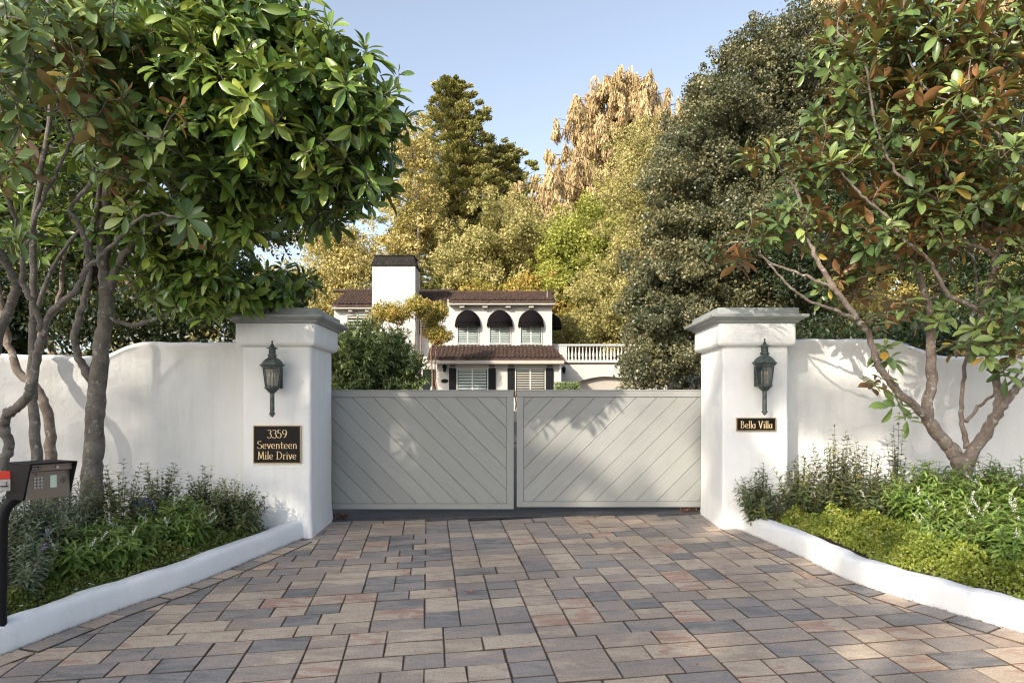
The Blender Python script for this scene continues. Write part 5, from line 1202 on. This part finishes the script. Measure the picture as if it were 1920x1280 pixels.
# right bed
for px, D, n, h, sp, lab in ((1432, 7.25, 26, .55, .30, 'airy sage shrub at the foot of the right pillar'), (1500, 7.35, 26, .66, .30, 'airy sage shrub, second from the right pillar, before the white wall'), (1565, 7.3, 30, .84, .30, 'tall airy sage shrub with arching stems before the right wall'), (1622, 7.25, 28, .72, .30, 'airy sage shrub between the tall arching one and the upright spray'), (1680, 7.3, 10, 1.0, .12, 'upright leafy spray left of the magnolia foot'), (1650, 6.8, 44, .42, .28, 'dense low dry sage before the upright spray')):
    x, y = B(px, 0, D); stem_shrub(lab, x, y, n, h, sp, .085, L_SAGE, 15, droop=.4, spikes=.05, group='sage shrubs in the right bed', bare=.12, wid=1.5)
for px, D, n, h, sp, lab in ((1745, 6.5, 95, .55, .42, 'dense willow-leaved shrub left of the magnolia foot in the right bed'), (1840, 6.3, 110, .62, .48, 'dense willow-leaved shrub under the magnolia trunk'), (1930, 5.9, 110, .62, .48, 'dense willow-leaved shrub at the right edge of the picture'), (1800, 5.75, 70, .36, .34, 'low willow-leaved shrub in front of the magnolia trunk, nearer the kerb'), (1900, 5.25, 70, .42, .34, 'nearest willow-leaved shrub, low at the right edge of the picture')):
    x, y = B(px, 0, D); stem_shrub(lab, x, y, n, h, sp, .115, L_WILLOW, 14, droop=.55, spikes=.06, wid=1.15, group='willow-leaved shrubs in the right bed', bare=.05)
# left bed
for px, D, n, h, sp, lab in ((440, 7.0, 46, .52, .32, 'dark leafy sage shrub against the left pillar'), (385, 7.1, 40, .62, .28, 'dark sage shrub with upright tips, second from the left pillar'), (300, 6.9, 34, .66, .30, 'dark sage shrub behind the blue yard sign'), (225, 6.3, 34, .74, .30, 'loose sage shrub at the foot of the thick magnolia trunk')):
    x, y = B(px, 0, D); stem_shrub(lab, x, y, n, h, sp, .085, L_SAGE, 15, droop=.45, spikes=.05, group='sage shrubs in the left bed', bare=.12, wid=1.5)
for px, D, n, h, sp, lab in ((330, 6.35, 70, .42, .34, 'bright willow-leaved clump in the middle of the left bed'), (215, 5.75, 60, .38, .34, 'low willow-leaved clump near the left kerb'), (130, 5.5, 60, .40, .34, 'low willow-leaved clump right of the call box post')):
    x, y = B(px, 0, D); stem_shrub(lab, x, y, n, h, sp, .12, L_WILLOW, 12, droop=.5, spikes=.10, wid=1.15, group='willow-leaved clumps in the left bed', bare=.05)
for px, D, n, h, sp, lab in ((60, 5.4, 80, .66, .34, 'grey-green woolly shrub under the call box'), (-30, 5.2, 70, .75, .36, 'grey-green woolly shrub at the left edge of the picture'), (120, 6.2, 60, .72, .36, 'grey-green woolly shrub behind the call box'), (30, 4.95, 40, .45, .24, 'small grey-green woolly shrub beside the post')):
    x, y = B(px, 0, D); stem_shrub(lab, x, y, n, h, sp, .075, L_GREYG, 16, droop=.2, spikes=.04, flower=L_PURP, group='grey-green shrubs in the left bed', wid=1.2)

def cover(path, sgn, n, y0, y1, wid_, mat, hmul, name='ground_cover'):
    nb = int(230 * wid_ * (y1 - y0) / 4.1); by_ = rng.uniform(y0, y1, nb); bu = rng.random(nb) * wid_; bh = rng.uniform(.03, .22, nb) * hmul; br = rng.uniform(.09, .22, nb)
    bx_ = np.array([kx(path, q) for q in by_]) + sgn * (.24 + bu)
    k = rng.integers(0, nb, n); d = rng.normal(size=(n, 2)) * .55; x = bx_[k] + d[:, 0] * br[k]; y = by_[k] + d[:, 1] * br[k]
    xi = np.array([kx(path, q) for q in y]); lim = xi + sgn * .205; x = np.where(sgn * (x - lim) < 0, lim + sgn * np.abs(x - lim) * .4, x)
    fall = np.exp(-(d ** 2).sum(1)); z0 = np.array([bedz(a_, b_) for a_, b_ in zip(x, y)])
    edge = np.clip(np.abs(x - lim) / .12, .35, 1)
    z = z0 + bh[k] * fall * edge * (.25 + .75 * rng.random(n) ** .4)
    tone = np.clip(rng.random(nb)[k] * .55 + rng.random(n) * .45, 0, 1)
    tag(leaves(name, mat, None, np.stack([x, y, z], 1), randdir(n) + [0, 0, .7], randdir(n) * .8 + [0, -.2, 1], rng.uniform(.014, .034, n), T_OVAL, tone, 1.2), kind='stuff')
    q = rng.permutation(n)[:n // 500]; f = np.stack([x, y, z], 1)[q] + [0, 0, .03]; f = np.repeat(f, 5, 0); a_ = np.tile(np.arange(5) * 1.256, len(q))
    X = np.stack([np.cos(a_), np.sin(a_), np.full(len(a_), .25)], 1)
    tag(leaves('cover_flowers', L_WHITE, None, f, X, np.tile([0, -.4, 1.], (len(a_), 1)), .014, T_OVAL, None, 1.3), kind='stuff')
L_COVERD = leafmat('darker ground cover leaf', [(0, (.06, .09, .02)), (.5, (.14, .18, .035)), (.9, (.27, .29, .06)), (1, (.30, .15, .06))], None, .55, .25, (.35, .4, .05))
cover(RKs, 1, 150000, 3.0, 7.7, 1.35, L_COVER, 1.15)
cover(LKs, -1, 42000, 3.6, 7.2, .45, L_COVERD, .8)

# blue yard sign half hidden in the left bed
sx, sy = hx(268, 6.75), 6.75; ys_ = thing('yard_sign', (sx, sy, bedz(sx, sy)), 'small blue octagonal yard sign half hidden by left bed plants', 'sign')
sg = MB(); zc_ = hz(954, 6.75)
sg.add([(sx + .14*math.cos(math.pi/8 + k*math.pi/4), sy + yy, zc_ + .12*math.sin(math.pi/8 + k*math.pi/4)) for yy in (0, .01) for k in range(8)], [tuple(range(8)), tuple(range(15, 7, -1))] + [(k, (k+1) % 8, 8+(k+1) % 8, 8+k) for k in range(8)])
sg.build('panel', MAT['blue'], ys_); MB().box((sx - .09, sy - .004, zc_ - .022), (sx + .09, sy - .001, zc_ + .022)).build('white_band', MAT['white'], ys_)
MB().tube([(sx, sy + .02, bedz(sx, sy) - .1), (sx, sy + .02, zc_)], .008, 6).build('stake', MAT['dark'], ys_)

# grit and leaf crumbs gathered along the kerbs and the threshold
gp = []
for path, sg_ in ((LKs, 1), (RKs, -1)):
    yy = rng.uniform(2.6, 7.6, 900); xx = np.array([kx(path, q) for q in yy]) + sg_ * (.012 + .05 * rng.random(900) ** 2.5); gp.append(np.stack([xx, yy, [plane(a_, b_) + .013 for a_, b_ in zip(xx, yy)]], 1))
xx = rng.uniform(-2.2, 2.3, 260); yy = 8.2 + .05 * rng.random(260); gp.append(np.stack([xx, yy, [plane(a_, b_) + .008 for a_, b_ in zip(xx, yy)]], 1))
gp = np.concatenate(gp); tag(leaves('kerb_litter', leafmat('leaf crumbs', [(0, (.05, .03, .015)), (.6, (.13, .08, .04)), (1, (.26, .17, .08))], None, .9, 0), None, gp, randdir(len(gp)) * [1, 1, .1], randdir(len(gp)) * .3 + [0, 0, 1], rng.uniform(.006, .02, len(gp)), T_DIA), kind='stuff')
# fallen leaves on the pavers
def fallen(px, py, s, rot, label, mat=L_DRY):
    x, y = GP(px, py); z = plane(x, y) + .012; n = 5
    a = rot + np.array([0, 1.1, -1.1, 2.2, -2.2]); X = np.stack([np.cos(a), np.sin(a), np.full(n, .35)], 1)
    o = leaves('fallen_leaf', mat, None, np.tile([x, y, z], (n, 1)), X, np.tile([0, 0, 1.], (n, 1)), s * np.array([1, .85, .85, .55, .55]), T_OVAL, None, .9); tag(o, label, 'leaf', 'dry leaves fallen on the drive')
fallen(878, 1113, .05, .4, 'larger brown curled leaf lying near the middle of the drive')
fallen(843, 1109, .03, 2.2, 'smaller brown leaf just left of the larger fallen one')
fallen(1307, 1249, .02, 1.0, 'tiny pale leaf on the drive near the bottom edge')
fallen(1100, 1138, .018, 2.0, 'tiny curled pale leaf right of the drive centre')
